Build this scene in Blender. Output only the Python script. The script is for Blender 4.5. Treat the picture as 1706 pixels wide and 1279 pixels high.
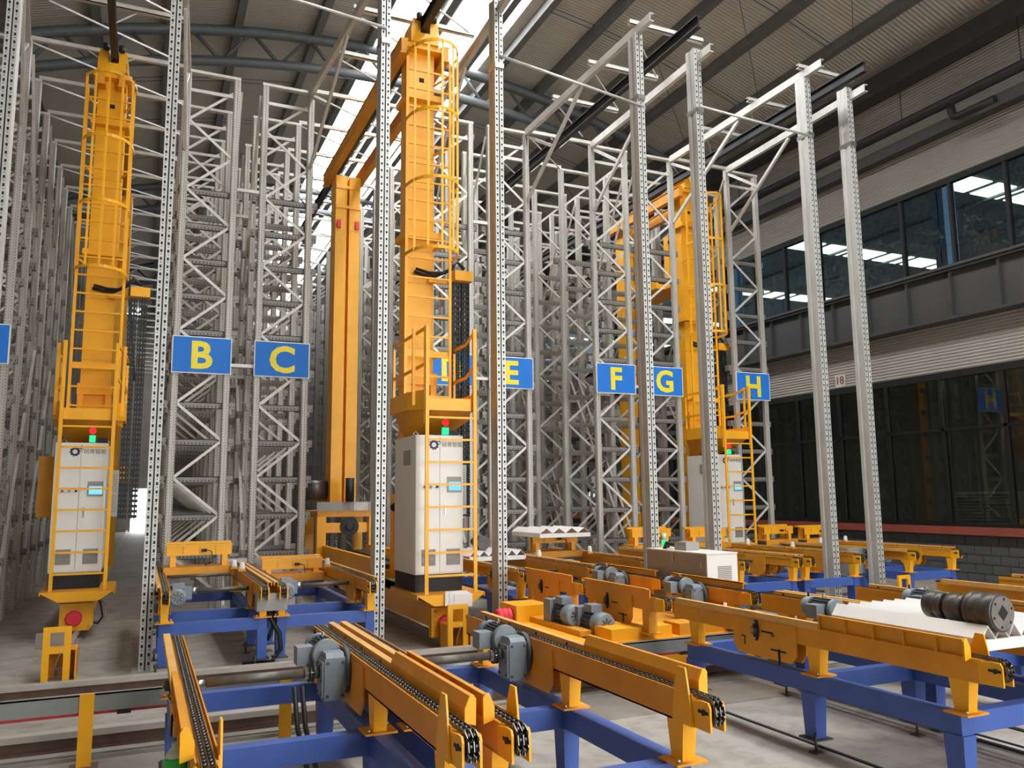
import bpy, math, random
from mathutils import Vector, Matrix
random.seed(7)
scene = bpy.context.scene
col = scene.collection
for o in list(bpy.data.objects):
    bpy.data.objects.remove(o, do_unlink=True)

# ------------------------------------------------------------------ camera
cam_d = bpy.data.cameras.new('camera')
cam_d.sensor_fit = 'HORIZONTAL'
cam_d.sensor_width = 36.0
cam_d.lens = 1369.69 * 36.0 / 1706.0
cam_d.clip_start = 0.05
cam_d.clip_end = 400
cam = bpy.data.objects.new('camera', cam_d)
col.objects.link(cam)
RW = Matrix(((0.91325, -0.40728, -0.00977), (-0.04622, -0.12742, 0.99077), (-0.40477, -0.90437, -0.13519)))
cam.matrix_world = Matrix.Translation((0, 0, 2.0)) @ RW.transposed().to_4x4()
scene.camera = cam

# ------------------------------------------------------------------ world, light, exposure
world = bpy.data.worlds.new('daylight')
scene.world = world
world.use_nodes = True
bg = world.node_tree.nodes['Background']
bg.inputs['Color'].default_value = (0.93, 0.97, 1.0, 1)
bg.inputs['Strength'].default_value = 6.0
SKYLIGHT = 12.0
vs = scene.view_settings
vs.view_transform = 'Standard'
vs.look = 'None'
vs.exposure = 0.6
vs.gamma = 1.0
vs.use_curve_mapping = False


# ------------------------------------------------------------------ materials
def lin(c):
    return tuple((v / 12.92 if v <= 0.04045 else ((v + 0.055) / 1.055) ** 2.4) for v in c)


def rgb(r, g, b):
    return lin((r / 255, g / 255, b / 255)) + (1,)


def mat(name, c, rough=0.5, metal=0.0, var=0.12, scale=6.0, bump=0.0, spec=0.5, stretch=None):
    m = bpy.data.materials.new(name)
    m.use_nodes = True
    nt = m.node_tree
    b = nt.nodes['Principled BSDF']
    b.inputs['Roughness'].default_value = rough
    b.inputs['Metallic'].default_value = metal
    b.inputs['Specular IOR Level'].default_value = spec
    tc = nt.nodes.new('ShaderNodeTexCoord')
    mp = nt.nodes.new('ShaderNodeMapping')
    if stretch:
        mp.inputs['Scale'].default_value = stretch
    nt.links.new(tc.outputs['Object'], mp.inputs['Vector'])
    n = nt.nodes.new('ShaderNodeTexNoise')
    n.inputs['Scale'].default_value = scale
    n.inputs['Detail'].default_value = 5
    n.inputs['Roughness'].default_value = 0.6
    nt.links.new(mp.outputs['Vector'], n.inputs['Vector'])
    r = nt.nodes.new('ShaderNodeValToRGB')
    r.color_ramp.elements[0].position = 0.3
    r.color_ramp.elements[1].position = 0.7
    c = rgb(*c)
    r.color_ramp.elements[0].color = tuple(v * (1 - var) for v in c[:3]) + (1,)
    r.color_ramp.elements[1].color = tuple(min(1, v * (1 + var)) for v in c[:3]) + (1,)
    nt.links.new(n.outputs['Fac'], r.inputs['Fac'])
    nt.links.new(r.outputs['Color'], b.inputs['Base Color'])
    if bump:
        bp = nt.nodes.new('ShaderNodeBump')
        bp.inputs['Strength'].default_value = bump
        bp.inputs['Distance'].default_value = 0.01
        nt.links.new(n.outputs['Fac'], bp.inputs['Height'])
        nt.links.new(bp.outputs['Normal'], b.inputs['Normal'])
    return m


def emis(name, c, s):
    m = bpy.data.materials.new(name)
    m.use_nodes = True
    nt = m.node_tree
    nt.nodes.remove(nt.nodes['Principled BSDF'])
    e = nt.nodes.new('ShaderNodeEmission')
    e.inputs['Color'].default_value = rgb(*c)
    e.inputs['Strength'].default_value = s
    nt.links.new(e.outputs[0], nt.nodes['Material Output'].inputs['Surface'])
    return m


def ribbed(name, c, axis, period, rough=0.5, depth=0.02, var=0.06):
    """painted profiled sheet: fine ribs as relief along one axis"""
    m = mat(name, c, rough, 0.0, var, 0.6)
    nt = m.node_tree
    b = nt.nodes['Principled BSDF']
    tc = [n for n in nt.nodes if n.type == 'TEX_COORD'][0]
    sp = nt.nodes.new('ShaderNodeSeparateXYZ')
    nt.links.new(tc.outputs['Object'], sp.inputs[0])
    mu = nt.nodes.new('ShaderNodeMath')
    mu.operation = 'MULTIPLY'
    mu.inputs[1].default_value = 2 * math.pi / period
    nt.links.new(sp.outputs['XYZ'.index(axis)], mu.inputs[0])
    si = nt.nodes.new('ShaderNodeMath')
    si.operation = 'SINE'
    nt.links.new(mu.outputs[0], si.inputs[0])
    bp = nt.nodes.new('ShaderNodeBump')
    bp.inputs['Strength'].default_value = 0.8
    bp.inputs['Distance'].default_value = depth
    nt.links.new(si.outputs[0], bp.inputs['Height'])
    nt.links.new(bp.outputs['Normal'], b.inputs['Normal'])
    return m


def dotted(name, c, period=0.05, var=0.1, run='Z', across='X', pos=0.038, half=0.006):
    """galvanised section with a row of small punched dots down its length"""
    m = mat(name, c, 0.45, 0.25, var, 5.0, stretch=(1, 1, .35))
    nt = m.node_tree
    b = nt.nodes['Principled BSDF']
    old = b.inputs['Base Color'].links[0].from_socket
    tc = [n for n in nt.nodes if n.type == 'TEX_COORD'][0]
    sp = nt.nodes.new('ShaderNodeSeparateXYZ')
    nt.links.new(tc.outputs['Object'], sp.inputs[0])

    def M(op, a, bb=None):
        k = nt.nodes.new('ShaderNodeMath')
        k.operation = op
        for i, v in enumerate((a, bb)):
            if v is None:
                continue
            if isinstance(v, (int, float)):
                k.inputs[i].default_value = v
            else:
                nt.links.new(v, k.inputs[i])
        return k.outputs[0]
    fz = M('FRACT', M('DIVIDE', sp.outputs[run], period))
    inz = M('LESS_THAN', M('ABSOLUTE', M('SUBTRACT', fz, 0.5)), 0.17)
    ax = M('ABSOLUTE', sp.outputs[across])
    inx = M('LESS_THAN', M('ABSOLUTE', M('SUBTRACT', ax, pos)), half)
    k = M('MULTIPLY', inz, inx)
    mx = nt.nodes.new('ShaderNodeMix')
    mx.data_type = 'RGBA'
    nt.links.new(k, mx.inputs[0])
    nt.links.new(old, mx.inputs[6])
    mx.inputs[7].default_value = rgb(60, 58, 55)
    nt.links.new(mx.outputs[2], b.inputs['Base Color'])
    return m


def glass(name, tint, trans, rough=0.02, wav=0.0):
    m = bpy.data.materials.new(name)
    m.use_nodes = True
    nt = m.node_tree
    nt.nodes.remove(nt.nodes['Principled BSDF'])
    t = nt.nodes.new('ShaderNodeBsdfTransparent')
    t.inputs[0].default_value = tuple(v * trans for v in rgb(*tint)[:3]) + (1,)
    g = nt.nodes.new('ShaderNodeBsdfGlossy')
    g.inputs['Roughness'].default_value = rough
    lw = nt.nodes.new('ShaderNodeLayerWeight')
    lw.inputs[0].default_value = 0.5
    pw = nt.nodes.new('ShaderNodeMath')
    pw.operation = 'POWER'
    pw.inputs[1].default_value = 4.0
    nt.links.new(lw.outputs['Facing'], pw.inputs[0])
    f = nt.nodes.new('ShaderNodeMath')
    f.operation = 'MULTIPLY_ADD'
    f.inputs[1].default_value = 0.9
    f.inputs[2].default_value = 0.06
    nt.links.new(pw.outputs[0], f.inputs[0])
    mx = nt.nodes.new('ShaderNodeMixShader')
    nt.links.new(f.outputs[0], mx.inputs[0])
    nt.links.new(t.outputs[0], mx.inputs[1])
    nt.links.new(g.outputs[0], mx.inputs[2])
    nt.links.new(mx.outputs[0], nt.nodes['Material Output'].inputs['Surface'])
    if wav:
        n = nt.nodes.new('ShaderNodeTexNoise')
        n.inputs['Scale'].default_value = 1.6
        n.inputs['Detail'].default_value = 2
        tc = nt.nodes.new('ShaderNodeTexCoord')
        nt.links.new(tc.outputs['Object'], n.inputs['Vector'])
        bp = nt.nodes.new('ShaderNodeBump')
        bp.inputs['Strength'].default_value = wav
        bp.inputs['Distance'].default_value = 0.05
        nt.links.new(n.outputs['Fac'], bp.inputs['Height'])
        nt.links.new(bp.outputs['Normal'], g.inputs['Normal'])
    return m


NBROOF = mat('blue grey roof sheet', (120, 132, 140), .6, 0, .12, 1.5)
YEL = mat('orange yellow paint', (248, 176, 20), 0.42, 0, 0.07, 3.0)
YELD = mat('yellow paint shaded', (224, 151, 30), 0.5, 0, 0.10, 4.0)  # same yellow paint, darkened to carry the shade on the beams
TAN = mat('yellow guide dusty top', (226, 172, 92), 0.55, 0, 0.10, 5.0)
BLUE = mat('blue frame paint', (62, 92, 166), 0.48, 0, 0.08, 3.0)
GALV = mat('galvanised post steel', (196, 195, 188), 0.42, 0.3, 0.10, 7.0, stretch=(1, 1, .3))
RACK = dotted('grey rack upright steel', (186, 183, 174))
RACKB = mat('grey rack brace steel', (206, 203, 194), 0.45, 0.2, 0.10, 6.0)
RACKS = dotted('shaded rack steel', (130, 126, 119), 0.06, 0.12, 'X', 'Z', 0.075, 0.016)  # bars and rear frames darkened to put interior shade into the colour
DARKIN = mat('dark hole', (28, 27, 26), 0.8, 0, 0.1)
BLACK = mat('black rubber', (26, 26, 28), 0.55, 0, 0.15)
BLKST = mat('blackened rail steel', (46, 47, 50), 0.5, 0.3, 0.15)
CHAIN = mat('oiled chain steel', (112, 110, 106), 0.32, 0.85, 0.25, 30)
CHAIND = mat('dark chain steel', (52, 50, 48), 0.35, 0.8, 0.25, 30)
SILV = mat('bright machined steel', (190, 188, 182), 0.28, 0.9, 0.12, 12)
SHAFT = mat('dull grey shaft steel', (104, 98, 88), 0.45, 0.4, 0.25, 14)
MOTG = mat('grey motor paint', (128, 138, 144), 0.45, 0, 0.12, 9)
MOTD = mat('dark grey motor paint', (72, 78, 84), 0.5, 0, 0.12, 9)
CABW = mat('light grey cabinet paint', (230, 228, 220), 0.4, 0, 0.03, 2)
CABG = mat('mid grey box paint', (150, 146, 140), 0.45, 0, 0.05, 2)
WHITE = mat('white powder coat', (236, 235, 230), 0.45, 0, 0.04, 3)
RED = mat('red rubber bumper', (226, 44, 66), 0.5, 0, 0.10, 20)
REDLINE = mat('red conductor strip', (214, 60, 62), 0.5, 0, 0.1, 5)
SIGNB = mat('blue sign face', (16, 118, 214), 0.6, 0, 0.03, 2)
SIGNY = mat('yellow sign letter', (244, 222, 40), 0.45, 0, 0.02, 2)
NAVY = mat('navy logo ink', (24, 34, 78), 0.5, 0, 0.05)
GREYINK = mat('grey lettering ink', (120, 116, 112), 0.5, 0, 0.05)
SCREEN = emis('lit touch screen', (120, 196, 236), 1.0)
GREENL = emis('green signal lamp', (40, 235, 130), 1.3)
REDL = emis('red signal lamp', (250, 40, 50), 1.1)
REDP = mat('red push button', (190, 50, 44), 0.4, 0, 0.05)
RAILR = mat('rusty rail side', (104, 80, 66), 0.6, 0.2, 0.22, 8)
RAILT = mat('worn rail head', (176, 168, 158), 0.5, 0.1, 0.15, 8, stretch=(.3, 3, 1))
TRAY = mat('galvanised busbar cover', (150, 154, 150), 0.35, 0.55, 0.16, 3, stretch=(.5, 1, 1))
PLATE = mat('floor cover plate steel', (150, 146, 138), 0.45, 0.3, 0.18, 4)
TRUSS = mat('grey truss paint', (96, 100, 102), 0.5, 0.1, 0.1)
PURL = mat('galvanised purlin', (118, 118, 114), 0.5, 0.2, 0.1)
ROOFM = ribbed('profiled roof sheet', (192, 184, 170), 'Y', 0.11, depth=0.006)
WALLM = ribbed('profiled wall sheet', (168, 163, 153), 'Z', 0.075, depth=0.012)
DARKP = mat('dark grey girder paint', (70, 70, 70), 0.5, 0.1, 0.08, 2)
FRAMED = mat('dark window frame', (17, 17, 18), 0.6, 0.0, 0.1)
BRICK = mat('dark grey block', (78, 78, 78), 0.85, 0, 0.16, 5, 0.3)
MORTAR = mat('grey mortar', (118, 116, 112), 0.9, 0, 0.1, 12)
TERRA = mat('terracotta ledge paint', (150, 74, 58), 0.6, 0, 0.12, 4)
PIPE = mat('dark pipe paint', (44, 44, 46), 0.45, 0.2, 0.1)
STEELD = mat('dark forged steel', (84, 80, 76), 0.42, 0.55, 0.25, 9, 0.15)
STEELF = mat('machined steel face', (128, 122, 116), 0.4, 0.5, 0.22, 11)
GLASSD = glass('dark tinted glass', (205, 212, 208), 0.9, 0.03)
GLASSU = glass('blue tinted glass', (196, 208, 214), 0.82, 0.02, 0.35)
SKYM = emis('backlit skylight sheet', (250, 252, 255), SKYLIGHT)
ROOMGLOW = emis('added room glow', (235, 240, 235), 5.0)  # glow for the light panels added in the room
GREENB = mat('green plastic bottle', (40, 190, 70), 0.35, 0, 0.05)
CLEARB = mat('milky plastic', (190, 205, 190), 0.3, 0, 0.05)
BRASS = mat('brass bush', (190, 150, 80), 0.35, 0.8, 0.1)
LBLUE = mat('pale blue column paint', (176, 212, 246), 0.5, 0, 0.08)
DUSTW = mat('pale wrapped goods', (200, 196, 186), 0.8, 0, 0.15, 6)
PAPER = mat('white paper sheet', (232, 230, 226), 0.7, 0, 0.03)


def floor_mat():
    m = mat('worn concrete floor', (166, 160, 150), 0.62, 0, 0.16, 0.35, 0.0)
    nt = m.node_tree
    b = nt.nodes['Principled BSDF']
    old = b.inputs['Base Color'].links[0].from_socket
    tc = [n for n in nt.nodes if n.type == 'TEX_COORD'][0]
    n2 = nt.nodes.new('ShaderNodeTexNoise')
    n2.inputs['Scale'].default_value = 3.2
    n2.inputs['Detail'].default_value = 8
    n2.inputs['Roughness'].default_value = 0.65
    nt.links.new(tc.outputs['Object'], n2.inputs['Vector'])
    r2 = nt.nodes.new('ShaderNodeValToRGB')
    r2.color_ramp.elements[0].position = 0.36
    r2.color_ramp.elements[0].color = (0.62, 0.60, 0.57, 1)
    r2.color_ramp.elements[1].position = 0.56
    r2.color_ramp.elements[1].color = (1, 1, 1, 1)
    nt.links.new(n2.outputs['Fac'], r2.inputs['Fac'])
    mx = nt.nodes.new('ShaderNodeMix')
    mx.data_type = 'RGBA'
    mx.blend_type = 'MULTIPLY'
    mx.inputs[0].default_value = 0.8
    nt.links.new(old, mx.inputs[6])
    nt.links.new(r2.outputs['Color'], mx.inputs[7])
    nt.links.new(mx.outputs[2], b.inputs['Base Color'])
    return m


FLOOR = floor_mat()


# ------------------------------------------------------------------ geometry helpers
class MB:
    def __init__(self):
        self.v = []
        self.f = []
        self.sm = []

    def quadbox(self, c8):
        n = len(self.v)
        self.v += [tuple(p) for p in c8]
        for q in ((0, 3, 2, 1), (4, 5, 6, 7), (0, 1, 5, 4), (1, 2, 6, 5), (2, 3, 7, 6), (3, 0, 4, 7)):
            self.f.append(tuple(n + i for i in q))
            self.sm.append(False)
        return self

    def bx(self, x0, x1, y0, y1, z0, z1):
        x0, x1 = min(x0, x1), max(x0, x1)
        y0, y1 = min(y0, y1), max(y0, y1)
        z0, z1 = min(z0, z1), max(z0, z1)
        return self.quadbox([(x0, y0, z0), (x1, y0, z0), (x1, y1, z0), (x0, y1, z0),
                             (x0, y0, z1), (x1, y0, z1), (x1, y1, z1), (x0, y1, z1)])

    def bar(self, p0, p1, w, h, up=(0, 0, 1)):
        p0, p1 = Vector(p0), Vector(p1)
        d = (p1 - p0).normalized()
        u = Vector(up)
        s = d.cross(u)
        if s.length < 1e-4:
            s = d.cross(Vector((0, 1, 0)))
        s.normalize()
        t = s.cross(d).normalized()
        s *= w / 2
        t *= h / 2
        return self.quadbox([p0 - s - t, p0 + s - t, p0 + s + t, p0 - s + t,
                             p1 - s - t, p1 + s - t, p1 + s + t, p1 - s + t])

    def cyl(self, p0, p1, r0, r1=None, n=12, caps=True, smooth=True):
        r1 = r0 if r1 is None else r1
        p0, p1 = Vector(p0), Vector(p1)
        d = (p1 - p0).normalized()
        a = d.orthogonal().normalized()
        b = d.cross(a)
        s = len(self.v)
        for p, r in ((p0, r0), (p1, r1)):
            for i in range(n):
                t = 2 * math.pi * i / n
                self.v.append(tuple(p + a * (math.cos(t) * r) + b * (math.sin(t) * r)))
        for i in range(n):
            j = (i + 1) % n
            self.f.append((s + i, s + j, s + n + j, s + n + i))
            self.sm.append(smooth)
        if caps:
            self.f.append(tuple(s + n - 1 - i for i in range(n)))
            self.f.append(tuple(s + n + i for i in range(n)))
            self.sm += [False, False]
        return self

    def lathe(self, p0, axis, prof, n=20):
        """prof: list of (distance along axis, radius)"""
        p0 = Vector(p0)
        d = Vector(axis).normalized()
        a = d.orthogonal().normalized()
        b = d.cross(a)
        s = len(self.v)
        for t, r in prof:
            for i in range(n):
                w = 2 * math.pi * i / n
                self.v.append(tuple(p0 + d * t + a * (math.cos(w) * r) + b * (math.sin(w) * r)))
        m = len(prof)
        for k in range(m - 1):
            for i in range(n):
                j = (i + 1) % n
                self.f.append((s + k * n + i, s + k * n + j, s + (k + 1) * n + j, s + (k + 1) * n + i))
                self.sm.append(abs(prof[k][1] - prof[k + 1][1]) < abs(prof[k][0] - prof[k + 1][0]) * 1.2)
        self.f.append(tuple(s + n - 1 - i for i in range(n)))
        self.f.append(tuple(s + (m - 1) * n + i for i in range(n)))
        self.sm += [False, False]
        return self

    def tube(self, pts, r, n=6):
        pts = [Vector(p) for p in pts]
        s = len(self.v)
        prev = None
        for k, p in enumerate(pts):
            d = (pts[min(k + 1, len(pts) - 1)] - pts[max(k - 1, 0)]).normalized()
            if prev is None:
                a = d.orthogonal().normalized()
            else:
                a = (prev - d * prev.dot(d)).normalized()
            prev = a
            b = d.cross(a)
            for i in range(n):
                t = 2 * math.pi * i / n
                self.v.append(tuple(p + a * (math.cos(t) * r) + b * (math.sin(t) * r)))
        for k in range(len(pts) - 1):
            for i in range(n):
                j = (i + 1) % n
                self.f.append((s + k * n + i, s + k * n + j, s + (k + 1) * n + j, s + (k + 1) * n + i))
                self.sm.append(True)
        self.f.append(tuple(s + n - 1 - i for i in range(n)))
        e = s + (len(pts) - 1) * n
        self.f.append(tuple(e + i for i in range(n)))
        self.sm += [False, False]
        return self

    def prism(self, poly, axis, a0, a1):
        """polygon in the plane across axis (x: (y,z), y: (x,z), z: (x,y)) extruded a0..a1"""
        s = len(self.v)
        n = len(poly)
        for a in (a0, a1):
            for (p, q) in poly:
                self.v.append({'x': (a, p, q), 'y': (p, a, q), 'z': (p, q, a)}[axis])
        for i in range(n):
            j = (i + 1) % n
            self.f.append((s + i, s + j, s + n + j, s + n + i))
            self.sm.append(False)
        self.f.append(tuple(s + n - 1 - i for i in range(n)))
        self.f.append(tuple(s + n + i for i in range(n)))
        self.sm += [False, False]
        return self

    def mesh(self, name, m):
        me = bpy.data.meshes.new(name)
        me.from_pydata(self.v, [], self.f)
        me.polygons.foreach_set('use_smooth', self.sm)
        me.materials.append(m)
        import bmesh
        b = bmesh.new()
        b.from_mesh(me)
        bmesh.ops.recalc_face_normals(b, faces=b.faces)
        b.to_mesh(me)
        b.free()
        me.update()
        return me

    def build(self, name, m, parent=None, loc=(0, 0, 0), rz=0.0):
        return put(name, self.mesh(name, m), parent, loc, rz)


def put(name, me, parent=None, loc=(0, 0, 0), rz=0.0, label=None):
    o = bpy.data.objects.new(name, me)
    o.location = loc
    if rz:
        o.rotation_euler = (0, 0, rz)
    if parent is not None:
        o.parent = parent
    col.objects.link(o)
    if label:
        o['label'] = label
    return o


def tag(o, label, cat, group=None):
    o['label'] = label
    o['category'] = cat
    if group:
        o['group'] = group
    return o


def thing(name, label, cat, loc=(0, 0, 0), group=None):
    o = bpy.data.objects.new(name, None)
    o.empty_display_size = 0.2
    o.location = loc
    col.objects.link(o)
    return tag(o, label, cat, group)


def struct(name, mb, m, label=None):
    o = mb.build(name, m)
    o['kind'] = 'structure'
    if label:
        o['label'] = label
    return o


def copy_tree(o, parent=None):
    c = o.copy()
    col.objects.link(c)
    c.parent = parent
    for ch in list(o.children):
        copy_tree(ch, c)
    return c


def B(x0, x1, y0, y1, z0, z1):
    return MB().bx(x0, x1, y0, y1, z0, z1)


def text_mesh(body, size, m, depth=0.004, bold=0.0):
    cu = bpy.data.curves.new('txt', 'FONT')
    cu.body = body
    cu.size = size
    cu.align_x = 'CENTER'
    cu.align_y = 'CENTER'
    cu.extrude = depth
    cu.offset = bold
    cu.resolution_u = 3
    o = bpy.data.objects.new('txt', cu)
    col.objects.link(o)
    dg = bpy.context.evaluated_depsgraph_get()
    me = bpy.data.meshes.new_from_object(o.evaluated_get(dg))
    bpy.data.objects.remove(o, do_unlink=True)
    bpy.data.curves.remove(cu)
    me.transform(Matrix.Rotation(math.pi / 2, 4, 'X'))
    me.materials.clear()
    me.materials.append(m)
    return me


# ================================================================== STRUCTURE
YB = 58.0          # far end of the hall
YF = -16.0         # open front end
XL, XR = -6.6, 17.0


def arch(x):
    return 15.2 - 0.0187 * (x - 6.0) ** 2


fl = B(XL - 1, XR + 24, YF - 6, YB + 1, -0.3, 0.0)
struct('floor', fl, FLOOR, 'worn grey concrete floor of the warehouse hall')

# roof: profiled sheet in an arch with skylight gaps
SKY = ((5.55, 6.62), (7.25, 8.2), (8.5, 8.85))
edges = sorted(set([XL - 0.3, -5, -3.3, -1.6, 0.1, 1.8, 3.9, 5.55, 6.62, 7.25, 8.2, 8.5, 8.85, 10.8, 12.5, 14.1, 15.7, XR + 0.3]))
rf = MB()
for a, b in zip(edges[:-1], edges[1:]):
    if (a, b) in SKY:
        continue
    rf.quadbox([(a, YF, arch(a)), (b, YF, arch(b)), (b, YB, arch(b)), (a, YB, arch(a)),
                (a, YF, arch(a) + .08), (b, YF, arch(b) + .08), (b, YB, arch(b) + .08), (a, YB, arch(a) + .08)])
ceiling = struct('ceiling', rf, ROOFM, 'arched profiled sheet roof underside')
for x in (-5, -3.3, -1.6, 0.1, 1.8, 3.9, 5.4, 6.95, 8.35, 9.25, 10.8, 12.5, 14.1, 15.7):
    z = arch(x)
    w = 0.20
    p = MB().bx(x - w / 2, x + w / 2, YF, YB, z - .03, z - .005)
    p.bx(x - w / 2, x - w / 2 + .02, YF, YB, z - .27, z - .03)
    p.bx(x - w / 2, x + w / 2, YF, YB, z - .29, z - .27)
    p.build('purlin', PURL, ceiling)
for k, (a, b) in enumerate(SKY):
    m = MB()
    y = YF
    while y < YB - .1:
        y2 = min(y + 6.0, YB)
        m.quadbox([(a, y + .03, arch(a) + .06), (b, y + .03, arch(b) + .06), (b, y2 - .03, arch(b) + .06), (a, y2 - .03, arch(a) + .06),
                   (a, y + .03, arch(a) + .09), (b, y + .03, arch(b) + .09), (b, y2 - .03, arch(b) + .09), (a, y2 - .03, arch(a) + .09)])
        y = y2
    struct('window_%d' % (k + 1), m, SKYM, 'bright translucent skylight strip along the roof ridge')
# thin sag rods between the purlins
rods = MB()
for y in (11.0, 14.5, 18.0, 25.0, 28.0, 31.0, 37.0, 40.0, 43.0, 49.0, 52.0):
    for a, b in ((-1.6, .1), (.1, 1.8), (1.8, 3.9), (9.25, 10.8), (10.8, 12.5), (12.5, 14.1), (14.1, 15.7)):
        for dz in (.1, .18):
            rods.bar((a, y + dz, arch(a) - dz), (b, y + dz, arch(b) - dz), .016, .016)
    rods.bar((12.5, y, arch(12.5) - .12), (15.7, y + 3.0, arch(15.7) - .12), .016, .016)
rods.build('sag_rods', TRUSS, ceiling)['kind'] = 'stuff'

for k, ty in enumerate((22.0, 34.0, 46.0)):
    tr = thing('roof_truss', ('dark arched tubular roof truss nearest above the rack fronts',
                              'second arched tubular roof truss down the hall',
                              'farthest arched tubular roof truss down the hall')[k], 'truss', (5.2, ty, 12.0), 'arched roof trusses')
    xs = [XL + 0.4 + i * (XR - XL - 0.8) / 30 for i in range(31)]
    up = [(x - 5.2, 0, arch(x) - .30 - 12) for x in xs]
    lo = [(x - 5.2, 0, arch(x) - 1.18 - 12) for x in xs]
    MB().tube(up, .15, 8).build('upper_chord', TRUSS, tr)
    MB().tube(lo, .14, 8).build('lower_chord', TRUSS, tr)
    for i in range(0, 30, 2):
        if i + 1 < 31:
            MB().cyl(lo[i], up[i + 1], .05, n=6).build('web_tube', TRUSS, tr)
        if i + 2 < 31:
            MB().cyl(up[i + 1], lo[i + 2], .05, n=6).build('web_tube', TRUSS, tr)

# right wall ---------------------------------------------------------------
WX = XR
wr = MB().bx(WX, WX + .25, YF, YB, 4.75, 7.1)
wr.bx(WX, WX + .25, YF, YB, 9.3, 13.2)
wall_r = struct('wall_right', wr, WALLM, 'grey profiled sheet wall between the two window bands')
wm = B(WX + .02, WX + .25, YF, YB, 0, 1.05).build('mortar_bed', MORTAR, wall_r)
blk = B(0, .02 + .035, 0, .39, 0, .185).mesh('brick', BRICK)
rows = 5
cnt = 0
far = MB()
for r in range(rows):
    y = 9.0 + (0.2 if r % 2 else 0)
    while y < YB:
        if y < 20.5:
            put('brick', blk, wall_r, (WX - .015, y, .01 + r * .205))
        else:
            far.bx(WX - .015, WX + .04, y, y + .39, .01 + r * .205, .195 + r * .205)
        y += .405
far.build('far_bricks', BRICK, wall_r)['kind'] = 'stuff'
# red ledge
struct('trim_1', B(WX - .18, WX + .2, YF, YB, 1.05, 1.22), TERRA, 'terracotta painted ledge under the lower windows')
# dark girder with stiffeners below the upper windows
g = MB().bx(WX - .45, WX - .02, YF, YB, 7.0, 7.08).bx(WX - .3, WX - .22, YF, YB, 5.95, 7.0).bx(WX - .45, WX - .02, YF, YB, 5.88, 5.95)
g.bx(WX - .5, WX - .42, YF, YB, 7.06, 7.12)
trim2 = struct('trim_2', g, DARKP, 'dark steel girder under the upper windows')
st = B(-.09, 0, -.012, .012, 0, 1.05).mesh('stiffener', DARKP)
y = 2.0
while y < 26:
    put('stiffener', st, trim2, (WX - .3, y, 5.95))
    y += 1.18
# upper windows
fr = MB().bx(WX - .04, WX + .12, YF, YB, 7.08, 7.22).bx(WX - .04, WX + .12, YF, YB, 9.2, 9.34)
wy = [11.34 - 1.375 * 10 + 1.375 * i for i in range(44)]
for y in wy:
    if y < YB:
        fr.bx(WX - .03, WX + .1, y - .035, y + .035, 7.2, 9.22)
w4 = struct('window_4', fr, FRAMED, 'upper strip of framed blue tinted windows')
pane = B(-.006, .006, 0, 1.305, 0, 2.0).mesh('pane', GLASSU)
for y in wy:
    if -2 < y < YB - 2:
        put('pane', pane, w4, (WX + .03, y + .035, 7.21))
# lower windows
fr = MB().bx(WX - .02, WX + .14, YF, YB, 4.62, 4.78).bx(WX - .02, WX + .14, YF, YB, 1.2, 1.3).bx(WX - .01, WX + .12, YF, YB, 3.4, 3.47)
wy2 = [1.0 + 1.55 * i for i in range(36)]
for i, y in enumerate(wy2):
    fr.bx(WX - .01, WX + .12, y - .04, y + .04, 1.28, 4.64)
w5 = struct('window_5', fr, FRAMED, 'lower strip of dark framed windows above the block wall')
p1 = B(-.006, .006, 0, 1.47, 0, 2.12).mesh('pane', GLASSD)
p2 = B(-.006, .006, 0, 1.47, 0, 1.17).mesh('pane', GLASSD)
for y in wy2:
    if y < YB - 2:
        put('pane', p1, w5, (WX + .04, y + .04, 1.29))
        put('pane', p2, w5, (WX + .04, y + .04, 3.46))
# rooms behind the glass
bk = MB().bx(WX + .25, WX + 6.2, YF, YB, 4.85, 5.0).bx(WX + 6.0, WX + 6.2, YF, YB, 0, 4.85)
struct('wall_room', bk, CABG, 'dark office room seen behind the lower windows')
nb = MB().bx(WX + .3, WX + 22, YF, YB, 11.6, 11.75).bx(WX + 22, WX + 22.2, YF, YB, 0, 11.7)
for x in range(2, 22, 3):
    nb.bx(WX + x - .06, WX + x + .06, YF, YB, 11.5, 11.6)
struct('ceiling_neighbour', nb, NBROOF, 'dark roof of the neighbouring bay behind the upper windows')
for k, y0 in enumerate((16.3, 23.2, 30.0, 36.9, 43.7)):
    m = MB()
    for x in range(10):
        m.bx(WX + 5.5 + x * 1.6, WX + 6.8 + x * 1.6, y0, y0 + 1.0, 11.57, 11.6)
    struct('window_%d' % (6 + k), m, emis('rooflight beyond %d' % k, (250, 246, 214), 6.5), 'row of rooflights in the neighbouring bay')
for k, (x, y) in enumerate(((20.3, 15.4), (20.3, 24.5))):
    o = MB().bx(x - .25, x + .25, y - .02, y + .02, 5.0, 11.5).bx(x - .25, x - .22, y - .18, y + .18, 5.0, 11.5).bx(x + .22, x + .25, y - .18, y + .18, 5.0, 11.5)
    struct('trim_%d' % (3 + k), o, LBLUE, 'pale blue steel column in the neighbouring bay')
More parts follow.
